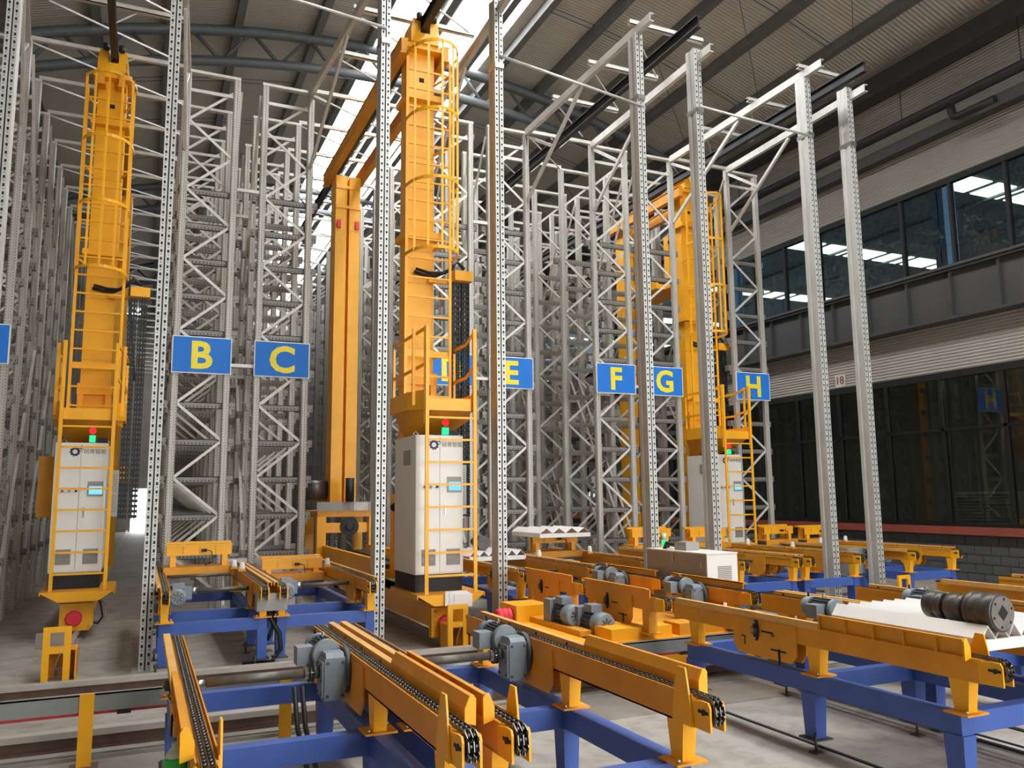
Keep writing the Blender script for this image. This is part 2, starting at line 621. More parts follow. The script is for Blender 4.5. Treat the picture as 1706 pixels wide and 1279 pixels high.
# eave gutter, cladding ribs, pipe
eg = MB().bx(WX - .5, WX, YF, YB, 12.0, 12.1).bx(WX - .5, WX - .42, YF, YB, 12.1, 12.5).bx(WX - .3, WX, YF, YB, 10.35, 10.62)
struct('trim_5', eg, DARKP, 'dark eave gutter and cladding rail along the right wall')
pp = thing('wall_pipe', 'long dark pipe hung high along the right wall', 'pipe', (16.45, 12, 10.85))
MB().cyl((0, -20, 0), (0, 40, 0), .12, n=12).build('pipe_run', PIPE, pp)
MB().tube([(0, .1, -.05), (-.02, .06, -.3), (-.04, .0, -.42), (-.05, -.12, -.47), (-.05, -1.0, -.47)], .09, 10).build('drain_branch', PIPE, pp)
hg = MB().cyl((0, 0, .1), (0, 0, 1.1), .012, n=6).mesh('hanger', PIPE)
for y in range(-8, 20, 3):
    put('hanger', hg, pp, (0, y + .4, 0))
# left, back walls, added front wall
wl = MB().bx(XL - .25, XL, YF, YB, 0, 12.4)
struct('wall_left', wl, WALLM, 'profiled sheet wall on the left beyond the racks')
wb = MB().bx(XL - .2, -.6, YB, YB + .2, 0, 14.0).bx(1.6, XR, YB, YB + .2, 0, 15.2).bx(-.6, 1.6, YB, YB + .2, 2.7, 15.0)
struct('wall_back', wb, WALLM, 'far end wall with a bright doorway')

# unseen front wall added behind the camera; its opening steers daylight from the right
wf = MB().bx(XL - .2, 4.5, YF - .2, YF, 0, 14.9).bx(16.5, XR, YF - .2, YF, 0, 13.5).bx(4.5, 16.5, YF - .2, YF, 9.5, 15.0)
struct('wall_front_added', wf, WALLM, 'unseen front end wall, opening placed to steer daylight')
# unseen light panels added to brighten the room behind the lower windows
for k, y in enumerate((6.5, 12.5, 19.0, 27.0, 36.0, 46.0)):
    lp = thing('added_room_light', '%s added unseen light panel in the dim room behind the lower windows' % ('nearest', 'second nearest', 'third nearest', 'fourth nearest', 'fifth nearest', 'farthest')[k], 'lamp', (WX + .75, y, 4.78), 'added room lights')
    MB().bx(-.34, .34, -.8, .8, .02, .06).build('added_light_frame', CABW, lp)
    MB().bx(-.3, .3, -.75, .75, .0, .02).build('added_glow', ROOMGLOW, lp)

# number plaque
pl = thing('number_plaque', 'small cream plaque with the number 18 on the wall', 'sign', (WX - .01, 16.36, 4.98))
B(-.03, 0, -.16, .16, -.17, .17).build('plate', mat('cream plaque', (214, 206, 190), .6), pl)
t = text_mesh('18', .3, mat('red brown numeral', (110, 44, 40), .6), .003)
t.transform(Matrix.Rotation(-math.pi / 2, 4, 'Z'))
put('numerals', t, pl, (-.033, 0, 0))

# things seen through the lower windows
for k, (y, w, h, lb) in enumerate(((10.3, .9, .8, 'white slatted outdoor unit behind the dark window, right one'),
                                   (13.1, 1.5, .75, 'white slatted outdoor unit behind the dark window, left one'))):
    u = thing('condenser_unit', lb, 'machine', (18.0, y, 1.25), 'units behind the lower windows')
    B(-.2, .25, -w / 2, w / 2, 0, h).build('casing', DUSTW, u)
    sl = B(-.23, -.2, -w / 2 + .05, w / 2 - .05, 0, .02).mesh('slat', CABG)
    for i in range(9):
        put('slat', sl, u, (0, 0, .08 + i * .075))
bench = B(17.4, 18.6, 8.0, 20.0, 1.15, 1.25).build('window_bench', DARKP)
tag(bench, 'dark bench behind the lower windows', 'bench')
for k, (y, w) in enumerate(((11.6, .9), (9.1, .8))):
    o = MB().prism([(-.3, 0), (.3, 0), (.28, .75), (.1, .83), (-.25, .78)], 'y', -w / 2, w / 2).build('wrapped_pallet', DUSTW, None, (18.1, y, 1.25))
    tag(o, ('pale wrapped bundle behind the lower windows', 'pale wrapped bundle at the right edge behind glass')[k], 'bundle', 'wrapped bundles behind glass')


# ================================================================== RACKS
YR = 15.2
PITCH = 1.47
NFR = 28
NEAR = 7
HT = 9.7
LV0, LVP, NLV = 1.10, 0.645, 11
PROF = [(-.06, .05), (-.06, -.03), (-.045, -.05), (-.012, -.05), (-.008, -.038), (.008, -.038), (.012, -.05), (.045, -.05), (.06, -.03), (.06, .05),
        (.046, .05), (.046, -.03), (-.046, -.03), (-.046, .05)]
ME_UP = MB().prism(PROF, 'y', 0, 0).mesh('tmp', RACK) if False else None
ME_UP = MB().prism(PROF, 'z', 0, HT).mesh('upright', RACK)


def brace_mb(w, flip, z0, z1, y=0.02):
    a, b = (0.10, w - 0.10) if not flip else (w - 0.10, 0.10)
    return MB().bar((a, y, z0), (b, y, z1), .048, .022, (0, 1, 0))


def bar_mb(w):
    m = MB().bx(-.1, w + .06, .06, .075, -.11, 0).bx(-.1, w + .06, .06, .15, -.012, 0).bx(-.1, w + .06, .06, .11, -.11, -.1)
    m.bx(-.1, w + .06, .138, .15, -.05, 0)
    for sx in (-.03, w + .03):
        m.bx(sx - .075, sx + .075, .04, .17, -.115, .012)
        m.bx(sx - .02, sx + .02, .04, .06, -.2, -.1)
    return m


racks = {}
RX = {'A': (-3.02, -2.05), 'B': (.36, 1.33), 'C': (1.72, 2.69), 'D': (4.99, 5.96), 'E': (6.27, 7.24), 'F': (8.74, 9.70), 'G': (9.98, 10.94), 'H': (12.46, 13.42)}
WHERE = {'A': 'at the left edge', 'B': 'behind the B sign', 'C': 'behind the C sign', 'D': 'behind the D sign', 'E': 'behind the E sign',
         'F': 'behind the F sign', 'G': 'behind the G sign', 'H': 'behind the H sign by the right wall'}
cache = {}


def mesh_once(key, f):
    if key not in cache:
        cache[key] = f()
    return cache[key]


def rack(letter):
    x0, x1 = RX[letter]
    w = .97
    x1 = x0 + w
    root = thing('storage_rack', 'tall grey steel pallet rack row ' + WHERE[letter], 'rack', (x0, YR, 0), 'rack rows of the warehouse')
    n_br = 14
    bz0 = .43
    meb = [mesh_once(('br', i), lambda i=i: brace_mb(w, i, 0, LVP).mesh('frame_brace', RACKB)) for i in (0, 1)]
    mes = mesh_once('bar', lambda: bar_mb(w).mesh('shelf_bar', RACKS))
    met = mesh_once('top', lambda: B(0, w, -.05, .05, HT, HT + .05).mesh('top_bar', RACKB))
    met2 = mesh_once('top2', lambda: B(.1, w - .1, -.02, .02, HT - .36, HT - .30).mesh('top_bar', RACKB))
    near = NEAR
    for k in range(near):
        y = k * PITCH
        put('upright', ME_UP, root, (.06, y, 0))
        put('upright', ME_UP, root, (w - .06, y, 0))
        put('top_bar', met, root, (0, y, 0))
        put('top_bar', met2, root, (0, y, 0))
        for i in range(n_br):
            put('frame_brace', meb[(i + 1) % 2], root, (0, y, bz0 + i * LVP))
        for i in range(NLV):
            put('shelf_bar', mes, root, (0, y, LV0 + i * LVP))

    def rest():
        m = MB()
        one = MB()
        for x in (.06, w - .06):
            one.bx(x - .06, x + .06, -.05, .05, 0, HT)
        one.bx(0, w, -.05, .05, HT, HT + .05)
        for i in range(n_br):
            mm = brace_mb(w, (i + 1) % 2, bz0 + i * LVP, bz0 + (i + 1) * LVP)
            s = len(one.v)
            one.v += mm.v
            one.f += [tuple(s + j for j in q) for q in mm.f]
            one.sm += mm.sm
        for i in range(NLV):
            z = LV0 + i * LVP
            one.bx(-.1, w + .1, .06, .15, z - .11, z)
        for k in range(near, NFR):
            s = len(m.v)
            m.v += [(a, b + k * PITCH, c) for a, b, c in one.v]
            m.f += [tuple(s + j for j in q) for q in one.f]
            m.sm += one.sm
        return m.mesh('rear_frames', RACKS)  # rear uprights and braces take the shaded steel as well
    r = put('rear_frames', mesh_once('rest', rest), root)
    r['kind'] = 'stuff'
    # long diagonals in the back face, seen between the frames
    dg = mesh_once('dg', lambda: MB().bar((0, 0, .2), (0, PITCH * 2, 4.9), .012, .05, (1, 0, 0)).mesh('face_diagonal', RACKB))
    dg2 = mesh_once('dg2', lambda: MB().bar((0, PITCH * 2, 4.9), (0, 0, 9.5), .012, .05, (1, 0, 0)).mesh('face_diagonal', RACKB))
    xs = w + .02 if letter in 'BDFA' else -.02
    for k in range(0, NEAR, 2):
        put('face_diagonal', dg, root, (xs, k * PITCH, 0))
        put('face_diagonal', dg2, root, (xs, k * PITCH, 0))
    racks[letter] = root
    return root


for L in 'ABCDEFGH':
    rack(L)
# spacers inside the back-to-back pairs, ties across the aisles
for a, b in (('B', 'C'), ('D', 'E'), ('F', 'G')):
    xa, xb = RX[a][0] + .97, RX[b][0]
    ms = B(0, xb - xa, -.03, .03, -.03, .03).mesh('spacer', RACKB)
    for z in (.95, 4.35, 7.6):
        for k in range(3):
            put('spacer', ms, racks[a], (.97, k * PITCH, z))
for a, b in (('A', 'B'), ('C', 'D'), ('E', 'F'), ('G', 'H')):
    xa, xb = RX[a][0] + .97, RX[b][0]
    w = xb - xa
    ms = B(-.05, w + .05, -.035, .035, HT + .05, HT + .12).mesh('aisle_tie', RACKB)
    md = MB().bar((0, .05, HT + .03), (w, PITCH - .05, HT + .03), .02, .03).mesh('tie_diagonal', RACKB)
    mv = MB()
    for xx in (w * .35, w * .65):
        mv.bar((xx, 0, HT + .05), (w / 2, 0, HT - .16), .02, .02, (0, 1, 0))
    mv = mv.mesh('rail_hanger', RACKB)
    br = thing('aisle_bracing', 'grey tie bars overhead across the aisle between %s and %s racks' % (a, b), 'bracing', (xa, YR, 0), 'overhead aisle ties')
    for k in range(NFR - 1):
        put('aisle_tie', ms, br, (0, k * PITCH, 0))
        put('tie_diagonal', md, br, (0, k * PITCH, 0))
        put('rail_hanger', mv, br, (0, k * PITCH, 0))

# ================================================================== SIGNS
for L in 'ABCDEFGH':
    x0 = RX[L][0]
    s = thing('aisle_sign', 'blue sign with a yellow letter %s on the rack front' % L if L != 'A' else 'blue rack sign cut off at the left picture edge', 'sign', (x0 + .485, YR - .085, 4.49), 'lettered rack signs')
    MB().bx(-.49, .49, -.012, .012, -.325, .325).build('border', WHITE, s)
    MB().bx(-.472, .472, -.018, -.011, -.307, .307).build('face', SIGNB, s)
    me = text_mesh(L, .66, SIGNY, .003, .02)
    xs = [v.co.x for v in me.vertices]
    zs = [v.co.z for v in me.vertices]
    me.transform(Matrix.Translation((-(max(xs) + min(xs)) / 2, 0, -(max(zs) + min(zs)) / 2)))
    put('letter', me, s, (0, -.021, 0))

# ================================================================== RAIL PORTALS (perforated posts in front of the aisles)
PW = .068


def post_mesh():
    m = MB()
    m.prism([(-PW, 0), (-PW, .07), (-.055, .085), (-.055, .155), (-PW, .17), (-PW, .24), (PW, .24), (PW, .17), (.055, .155), (.055, .085), (PW, .07), (PW, 0),
             (.063, 0), (.063, .035), (-.063, .035), (-.063, 0)], 'z', 0.012, 9.7)
    m.bx(-.14, .14, -.06, .30, 0, .012)
    q = []

    def quad(xa, xb, za, zb):
        s = len(m.v)
        m.v += [(xa, -.001, za), (xb, -.001, za), (xb, -.001, zb), (xa, -.001, zb)]
        m.f.append((s, s + 1, s + 2, s + 3))
        m.sm.append(False)
    quad(-PW, -.052, .012, 9.7)
    quad(-.028, -.012, .012, 9.7)
    quad(.012, .028, .012, 9.7)
    quad(.052, PW, .012, 9.7)
    s = len(m.v)
    m.v += [(-.012, -.001, .012), (-.012, -.001, 9.7), (0, .012, 9.7), (0, .012, .012), (.012, -.001, 9.7), (.012, -.001, .012)]
    m.f += [(s, s + 3, s + 2, s + 1), (s + 3, s + 5, s + 4, s + 2)]
    m.sm += [False, False]
    for sx in (-1, 1):
        xa, xb = sorted((sx * .028, sx * .052))
        z = .012
        while z < 9.65:
            quad(xa, xb, z, z + .03)            # solid
            # small dot: narrow hole flanked by strips
            quad(xa, xa + .006, z + .03, z + .043)
            quad(xb - .006, xb, z + .03, z + .043)
            quad(xa, xb, z + .043, z + .062)
            z += .1                              # long slot z+.062 .. z+.1
    return m.mesh('post', GALV)


ME_POST = post_mesh()
ME_SHADE = B(-.06, .06, .004, .006, .02, 9.69).mesh('slot_shade', DARKIN)  # dark sheet set behind the slots to stand in for the shaded hollow
YP = 10.9
RUP = [(-2.11, .42), (2.63, 5.05), (7.18, 8.80), (10.89, 12.52)]
AISLES = [(-1.70, .12, -.775, 'left'), (2.93, 4.71, 3.82, 'middle'), (7.28, 8.47, 7.87, 'third'), (10.96, 12.01, 11.49, 'right')]
for i, (xa, xb, xc, nm) in enumerate(AISLES):
    lab = ['pair of perforated galvanised posts and beams framing the left stacker crane',
           'pair of perforated galvanised posts and beams framing the middle stacker crane',
           'pair of perforated galvanised posts and beams between E and F racks',
           'rightmost pair of perforated galvanised posts and beams before the H rack'][i]
    r = thing('guide_rail_portal', lab, 'steel frame', (xc, YP, 0), 'portals in front of the aisles')
    for x in (xa, xb):
        px = x - xc
        dz = 0 if x == xa else -.27
        po = put('post', ME_POST, r, (px, 0, 0))
        put('slot_shade', ME_SHADE, po)
        xr = RUP[i][0 if x == xa else 1] - xc
        z0 = 9.77 + dz

        def at(y):
            t = (y + .4) / 4.65
            return Vector((px + (xr - px) * t, y, z0 + (9.73 - z0) * t))
        sb = MB()
        for (dx_, dz_, w_, h_) in ((0, -.065, .08, .014), (0, .065, .08, .014), (-.036, 0, .009, .13)):
            o_ = Vector((dx_, 0, dz_))
            sb.bar(at(-.4) + o_, at(4.25) + o_, w_, h_)
        sb.build('side_beam', RACKB, r)
        k1 = at(1.9) - Vector((0, 0, .09))
        k2 = Vector((xr, 4.22, 8.22))
        MB().bar(k1, k2, .05, .07).build('knee_brace', RACKB, r)
        MB().bar((xr, 4.22, 9.62), k1 + (k2 - k1) * .5, .045, .06).build('knee_strut', RACKB, r)
        MB().bx(px - .07, px + .07, -.03, .27, 8.52, 8.6).build('clamp', SILV, r)
    for y in (.05, 1.45, 2.9):
        c = MB().bx(xa - xc - .16, xb - xc + .16, y - .04, y + .04, 9.85, 9.865)
        c.bx(xa - xc - .16, xb - xc + .16, y - .04, y - .032, 9.85, 9.93).bx(xa - xc - .16, xb - xc + .16, y - .04, y + .04, 9.925, 9.935)
        c.build('cross_beam', RACKB, r)
        MB().bar((xa - xc, y + .1, 9.8), (xb - xc, y + 1.2, 9.8), .02, .03).build('diagonal_rod', RACKB, r)
        MB().bar((.05, y, 9.6), (.05 + .3, y + .05, 9.87), .02, .02).build('rail_hanger', RACKB, r)
    # black upper guide rail
    g = MB().bx(-.05, .05, -.85, YB - YP - 1, 9.48, 9.50).bx(-.01, .01, -.85, YB - YP - 1, 9.50, 9.66).bx(-.05, .05, -.85, YB - YP - 1, 9.66, 9.68)
    o = g.build('upper_guide_rail', BLKST, None, (xc, YP, 0))
    tag(o, 'black overhead guide rail above the %s crane aisle' % nm, 'rail', 'overhead guide rails')
    # floor rail of the aisle
    fr_ = MB().bx(-.06, .06, 0, YB - 11, 0, .02).bx(-.012, .012, 0, YB - 11, .02, .085).bx(-.032, .032, 0, YB - 11, .085, .12)
    o = fr_.build('crane_rail', RAILT, None, (xc + (.03 if i == 1 else 0), 11.0, 0))
    tag(o, 'worn steel crane rail on the floor of the %s aisle' % nm, 'rail', 'crane floor rails')
for k, (xa, za, xb, zb) in enumerate(((.15, 9.0, 2.93, 8.75), (4.71, 8.72, 7.28, 8.40), (8.47, 8.62, 10.96, 8.52))):
    o = MB().cyl((0, 0, za), (xb - xa, 0, zb), .022, n=8).build('tie_rod', GALV, None, (xa, YP - .02, 0))
    tag(o, ('galvanised tie rod high between the left and middle portals', 'galvanised tie rod between middle and third portals', 'galvanised tie rod between third and right portals')[k], 'rod', 'tie rods between portals')

# ================================================================== STACKER CRANES
def crane(label, X, Y0, span, carriage_z, full=True, bx0=(-.4, .3), cover=False):
    r = thing('stacker_crane', label, 'crane', (X, Y0, 0), 'yellow stacker cranes')
    # base
    base = MB().bx(-.17, .17, .3, span + 2.3, .24, .56).bx(-.21, .21, .28, span + 2.3, .50, .56).build('base_beam', YEL, r)
    w = MB().cyl((-.05, .55, .21), (.05, .55, .21), .09, n=16).mesh('wheel', BLKST)
    put('wheel', w, base)
    put('wheel', w, base, (0, span + 1.2, 0))
    bp = MB().prism([(-.22, .13), (.17, .13), (.22, .2), (.22, .52), (-.22, .52)], 'y', .18, .30).build('buffer_plate', YEL, r)
    MB().lathe((-.03, .18, .31), (0, -1, 0), [(0, .1), (.02, .11), (.06, .11), (.08, .09)], 20).build('buffer', RED, bp)
    for (bx_, bz_) in ((-.18, .48), (.17, .48), (.17, .18)):
        MB().cyl((bx_, .18, bz_), (bx_, .165, bz_), .018, n=8).build('bolt', SILV, bp)
    MB().tube([(.2, .3, .62), (.3, .28, .5), (.34, .28, .3), (.28, .28, .2), (.22, .3, .22)], .014).build('cable', BLACK, base)
    MB().tube([(.22, .35, .6), (.36, .33, .48), (.38, .33, .3), (.26, .33, .2)], .012).build('cable', CABG, base)
    # lower platform
    pf = MB().bx(-.48, .48, 0, 1.3, .700, .715).build('lower_platform', YELD, r)
    MB().prism([(-.48, .70), (-.24, .56), (.28, .56), (.48, .70)], 'y', 0, .015).build('skirt', YEL, pf)
    MB().prism([(0, .70), (0, .66), (.9, .56), (1.3, .56), (1.3, .70)], 'x', -.48, -.468).build('skirt', YEL, pf)
    MB().prism([(0, .70), (0, .66), (.9, .56), (1.3, .56), (1.3, .70)], 'x', .468, .48).build('skirt', YEL, pf)
    # cabinet
    cb = MB().bx(-.42, .28, .32, 1.32, .95, 2.86).build('cabinet', CABW, r)
    MB().bx(-.41, .27, .33, 1.3, .715, .95).build('plinth', BLACK, cb)
    d1 = MB().bx(-.415, -.072, .30, .32, .97, 2.85).build('door', CABW, cb)
    MB().bx(-.066, .275, .30, .32, .97, 2.85).build('door', CABW, cb)
    for x0 in (-.33, .03):
        lv = MB().bx(x0, x0 + .2, .292, .300, 1.07, 1.29)
        for k in range(11):
            lv.prism([(.292, 1.075 + k * .0195), (.284, 1.079 + k * .0195), (.292, 1.089 + k * .0195)], 'x', x0 + .01, x0 + .19)
        lv.build('louvre', CABG, cb)
    hm = MB().bx(.04, .25, .290, .300, 2.06, 2.28).build('touch_panel', CABG, cb)
    MB().bx(.06, .24, .286, .290, 2.09, 2.21).build('screen', SCREEN, cb)
    for k, c in enumerate((REDP, CABG, BLACK)):
        MB().cyl((-.29 + k * .09, .300, 2.14), (-.29 + k * .09, .273, 2.14), .017, n=10).bx(-.283 + k * .09, -.275 + k * .09, .294, .300, 2.165, 2.185).build('switch', c, cb)
    MB().bx(.0, .016, .283, .300, 1.75, 1.9).build('handle', SILV, cb)
    MB().cyl((-.22, .300, 2.62), (-.22, .290, 2.62), .022, n=12).build('lock', WHITE, cb)
    # logo: gear with dots and lettering
    lg = MB()
    gx, gz, R_ = -.155, 2.725, .075
    n = 40
    ring = []
    for i in range(n):
        a = 2 * math.pi * i / n
        rr = R_ if (i % 4) < 2 else R_ * .82
        ring.append((math.cos(a), math.sin(a), rr))
    s = len(lg.v)
    for (ca, sa, rr) in ring:
        lg.v.append((gx + ca * rr, .2985, gz + sa * rr))
        lg.v.append((gx + ca * R_ * .45, .2985, gz + sa * R_ * .45))
    for i in range(n):
        j = (i + 1) % n
        lg.f.append((s + 2 * i, s + 2 * j, s + 2 * j + 1, s + 2 * i + 1))
        lg.sm.append(False)
    for (dx, dz, q) in ((.075, .045, .012), (.1, .07, .009), (.065, .075, .01), (.105, .04, .008), (.092, .015, .008), (.088, .092, .008)):
        lg.cyl((gx + dx, .2995, gz + dz), (gx + dx, .2975, gz + dz), q, n=8)
    lg.build('logo', NAVY, cb)
    put('lettering', TXT_CJK, cb, (.115, .2975, 2.725))
    vb = MB().bx(-.432, -.42, .55, .85, 2.45, 2.66).build('side_vent', CABG, cb)
    pb = MB().bx(.32, .45, .62, .66, 1.75, 2.46).build('resistor_box', CABG, cb)
    ho = MB()
    for gz0 in (1.82, 2.14):
        for a in range(5):
            for b_ in range(8):
                ho.bx(.345 + a * .018, .352 + a * .018, .6185, .62, gz0 + b_ * .034, gz0 + .012 + b_ * .034)
    ho.build('box_holes', DARKIN, cb)['kind'] = 'stuff'
    MB().tube([(.22, .6, 2.86), (.22, .6, 2.9), (.25, .6, 2.93), (.28, .6, 2.9), (.28, .6, 2.86)], .01).build('lifting_eye', SILV, cb)
    MB().tube([(-.36, .6, 2.86), (-.36, .6, 2.9), (-.33, .6, 2.93), (-.30, .6, 2.9), (-.30, .6, 2.86)], .01).build('lifting_eye', SILV, cb)
    lamp = MB().bx(.02, .1, .4, .47, 2.88, 2.98).build('green_lamp', GREENL, r)
    MB().lathe((.06, .44, 3.05), (0, -1, 0), [(0, .02), (.01, .05), (.04, .045), (.05, .02)], 12).build('red_lamp', REDL, r)
    MB().bx(.12, .27, .5, .72, 2.88, 2.95).build('sensor_box', BLACK, r)
    # lower ladder
    ld = MB().bx(-.37, -.32, .02, .045, .715, 4.36).bx(.33, .38, .02, .045, .715, 4.36).build('lower_ladder', YEL, r)
    rg = B(-.33, .34, .02, .045, -.014, .014).mesh('rung', YEL)
    for k in range(8):
        put('rung', rg, ld, (0, 0, .95 + k * .305))
    # upper platform
    up = MB().prism([(-.33, .1), (.34, .1), (.48, .5), (.48, 1.35), (-.48, 1.35), (-.48, .5)], 'z', 3.33, 3.35).build('upper_platform', YEL, r)
    MB().bx(-.34, .35, .08, .1, 3.19, 3.36).build('front_beam', YEL, up)
    for sx in (-1, 1):
        MB().quadbox([(sx * .34, .1, 3.19), (sx * .36, .1, 3.19), (sx * .50, .5, 3.22), (sx * .48, .5, 3.22),
                      (sx * .34, .1, 3.47), (sx * .36, .1, 3.47), (sx * .50, .5, 3.47), (sx * .48, .5, 3.47)]).build('toe_board', YEL, up)
        MB().bx(sx * .48, sx * .50, .5, 1.35, 3.22, 3.47).build('toe_board', YEL, up)
    MB().quadbox([(-.3, .12, 3.19), (.3, .12, 3.19), (.46, .5, 3.11), (-.46, .5, 3.11), (-.33, .1, 3.33), (.34, .1, 3.33), (.48, .5, 3.33), (-.48, .5, 3.33)]).build('soffit', YELD, up)
    MB().quadbox([(-.46, .5, 3.11), (.46, .5, 3.11), (.3, 1.3, 2.87), (-.3, 1.3, 2.87), (-.48, .5, 3.33), (.48, .5, 3.33), (.48, 1.3, 3.33), (-.48, 1.3, 3.33)]).build('soffit', YELD, up)
    # railings
    rl = MB()
    for sx in (-1, 1):
        rl.bx(sx * .43, sx * .475, .30, .33, 3.27, 4.36)
        rl.bx(sx * .46, sx * .495, 1.2, 1.23, 3.37, 4.2)
        for z in (4.25, 3.75):
            rl.bar((sx * .36, .04, z + .08), (sx * .475, .7, z), .022, .045)
            rl.bar((sx * .475, .7, z), (sx * .48, 1.25, z), .022, .045)
        rl.bx(sx * .36 - .02, sx * .36 + .02, .05, .08, 3.0, 4.36)
    rl.build('railing', YEL, up)
    # mast
    mt = MB().bx(-.225, .225, 1.48, 1.84, .56, 9.2).build('mast', YEL, r)
    MB().bx(-.26, .26, 1.38, 1.86, 3.72, 3.9).bx(-.25, -.16, 1.4, 1.48, 3.2, 3.72).bx(.16, .25, 1.4, 1.48, 3.2, 3.72).build('mast_bracket', YEL, mt)
    for z in (6.05, 8.35):
        MB().bx(-.30, .30, 1.32, 1.88, z, z + .1).build('mast_flange', YEL, mt)
    for k in range(9):
        MB().bx(-.223, .223, 1.476, 1.48, 4.3 + k * .52, 4.31 + k * .52).build('seam', YELD, mt)
    MB().bx(-.03, .05, 1.47, 1.48, 8.72, 8.79).build('hole', DARKIN, mt)
    # head
    hd = MB().bx(-.3, .3, 1.3, 1.95, 9.2, 9.28).prism([(-.24, 9.28), (.24, 9.28), (.24, 9.45), (.20, 9.68), (.08, 9.68), (.08, 9.45), (-.08, 9.45), (-.08, 9.68), (-.2, 9.68), (-.24, 9.5)], 'y', 1.25, 1.75).build('head', YEL, r)
    MB().cyl((-.12, 1.2, 9.74), (-.12, 1.2, 9.64), .05, n=12).cyl((.12, 1.2, 9.74), (.12, 1.2, 9.64), .05, n=12).build('guide_roller', BLKST, hd)
    for k in range(4):
        MB().cyl((.24, 1.35 + k * .12, 9.36), (.252, 1.35 + k * .12, 9.36), .018, n=8).build('bolt', SILV, hd)
        MB().cyl((.21, 1.24, 9.3 + k * .05), (.21, 1.25, 9.3 + k * .05), .014, n=8).build('bolt', SILV, hd)
    # upper ladder with cage
    ul = MB().bx(-.37, -.325, 1.06, 1.085, 3.2, 8.9).bx(.335, .38, 1.06, 1.085, 3.2, 8.9).build('upper_ladder', YEL, r)
    rg2 = B(-.33, .34, 1.06, 1.085, -.013, .013).mesh('rung', YEL)
    for k in range(18):
        put('rung', rg2, ul, (0, 0, 3.5 + k * .305))
    MB().bx(-.37, .38, 1.085, 1.105, 4.12, 4.2).build('ladder_crossbar', YEL, ul)
    for z in (4.16, 5.9, 7.5, 8.7):
        for sx in (-.35, .36):
            MB().bar((sx, 1.08, z), (sx * .6, 1.5, z), .02, .04).build('ladder_bracket', YEL, ul)

    def arc(n=18):
        out = []
        for i in range(n + 1):
            a = math.pi * i / n
            out.append((.005 + .395 * math.cos(a), .1 * 10.7 - .66 * math.sin(a) ** .8))
        return out
    A_ = arc()
    hp = MB()
    for (p, q) in zip(A_[:-1], A_[1:]):
        hp.bar((p[0], p[1], 0), (q[0], q[1], 0), .012, .05)
    hp = hp.mesh('cage_hoop', YEL)
    for z in (5.64, 6.72, 7.8, 8.88):
        put('cage_hoop', hp, ul, (0, 0, z))
    for i in (3, 6, 9, 12, 15):
        p = A_[i]
        MB().bx(p[0] - .018, p[0] + .018, p[1] + .006, p[1] + .016, 5.62, 8.92).build('cage_strap', YEL, ul)
    # energy chain and its bracket
    eb = MB().bx(.12, .74, 1.40, 1.47, 5.36, 5.42).bx(.46, .76, 1.12, 1.47, 5.36, 5.52).build('cable_bracket', YEL, r)
    MB().tube([(-.12, 1.4, 5.5), (.05, 1.38, 5.46), (.2, 1.3, 5.44), (.4, 1.12, 5.52), (.5, 1.14, 5.66), (.62, 1.15, 5.55)], .03).tube([(-.1, 1.38, 5.55), (.1, 1.35, 5.5), (.3, 1.12, 5.45), (.42, 1.1, 5.6)], .022).build('hose_bundle', BLACK, eb)
    ch = MB()
    for sx in (.44, .60):
        for k in range(44):
            z = 1.7 + k * .083
            ch.bx(sx, sx + .014, 1.2, 1.27, z, z + .075)
            ch.bx(sx + .116, sx + .13, 1.2, 1.27, z, z + .075)
            ch.bx(sx + .014, sx + .116, 1.205, 1.225, z + .01, z + .05)
            ch.bx(sx + .014, sx + .116, 1.255, 1.265, z + .03, z + .06)
            ch.bx(sx + .03, sx + .055, 1.22, 1.25, z, z + .083)
            ch.bx(sx + .075, sx + .1, 1.22, 1.25, z, z + .083)
    ch.build('energy_chain', BLACK, r)['kind'] = 'stuff'
    # top beams and rear mast
    for x0 in bx0:
        MB().bx(x0, x0 + .1, 1.25, span + 2.1, 9.06, 9.28).bx(x0 - .02, x0 + .12, 1.25, span + 2.1, 9.28, 9.3).bx(x0 - .02, x0 + .12, 1.25, span + 2.1, 9.04, 9.06).build('top_beam', YELD, r)
    yr = 1.3 + span
    zr = 1.92 if full else .56
    rm = MB().bx(-.27, -.03, yr, yr + .5, zr, 9.05).bx(.03, .27, yr, yr + .5, zr, 9.05).bx(-.03, .03, yr + .15, yr + .5, zr, 9.05).build('rear_mast', YEL, r)
    for z in (8.3, 8.75):
        MB().bx(-.27, .27, yr - .03, yr, z, z + .07).build('mast_rung', YEL, rm)
    MB().bx(-.24, -.16, yr - .06, yr, 7.85, 8.02).build('red_buffer', RED, rm)
    MB().bx(.16, .24, yr - .06, yr, 7.85, 8.02).build('red_buffer', RED, rm)
    # rear end frame
    if full:
        ef = MB().bx(-.62, .62, yr - .5, yr + 1.0, 1.62, 1.74).build('end_frame', YELD, r)
        for sx in (-1, 1):
            MB().bx(sx * .62, sx * .44, yr - .5, yr - .32, .3, 1.62).build('frame_leg', YEL, ef)
            MB().bx(sx * .62, sx * .44, yr + .8, yr + .98, .3, 1.62).build('frame_leg', YEL, ef)
        MB().bx(-.44, .44, yr - .4, yr - .3, 1.3, 1.5).build('frame_rail', YEL, ef)
        MB().bx(-.64, .5, yr - .52, yr - .5, 1.74, 1.92).build('grey_cover', CABG, ef)
        MB().bx(.1, .4, yr - .54, yr - .2, 1.74, 1.9).build('cover_box', DUSTW, ef)
        MB().lathe((.05, yr - .41, 1.42), (0, -1, 0), [(0, .19), (.03, .19), (.035, .1), (.05, .06)], 20).build('drive_wheel', BLACK, ef)
        MB().cyl((.0, yr - .62, 1.92), (.0, yr - .62, 2.4), .09, n=14).build('hoist_motor', BLACK, ef)
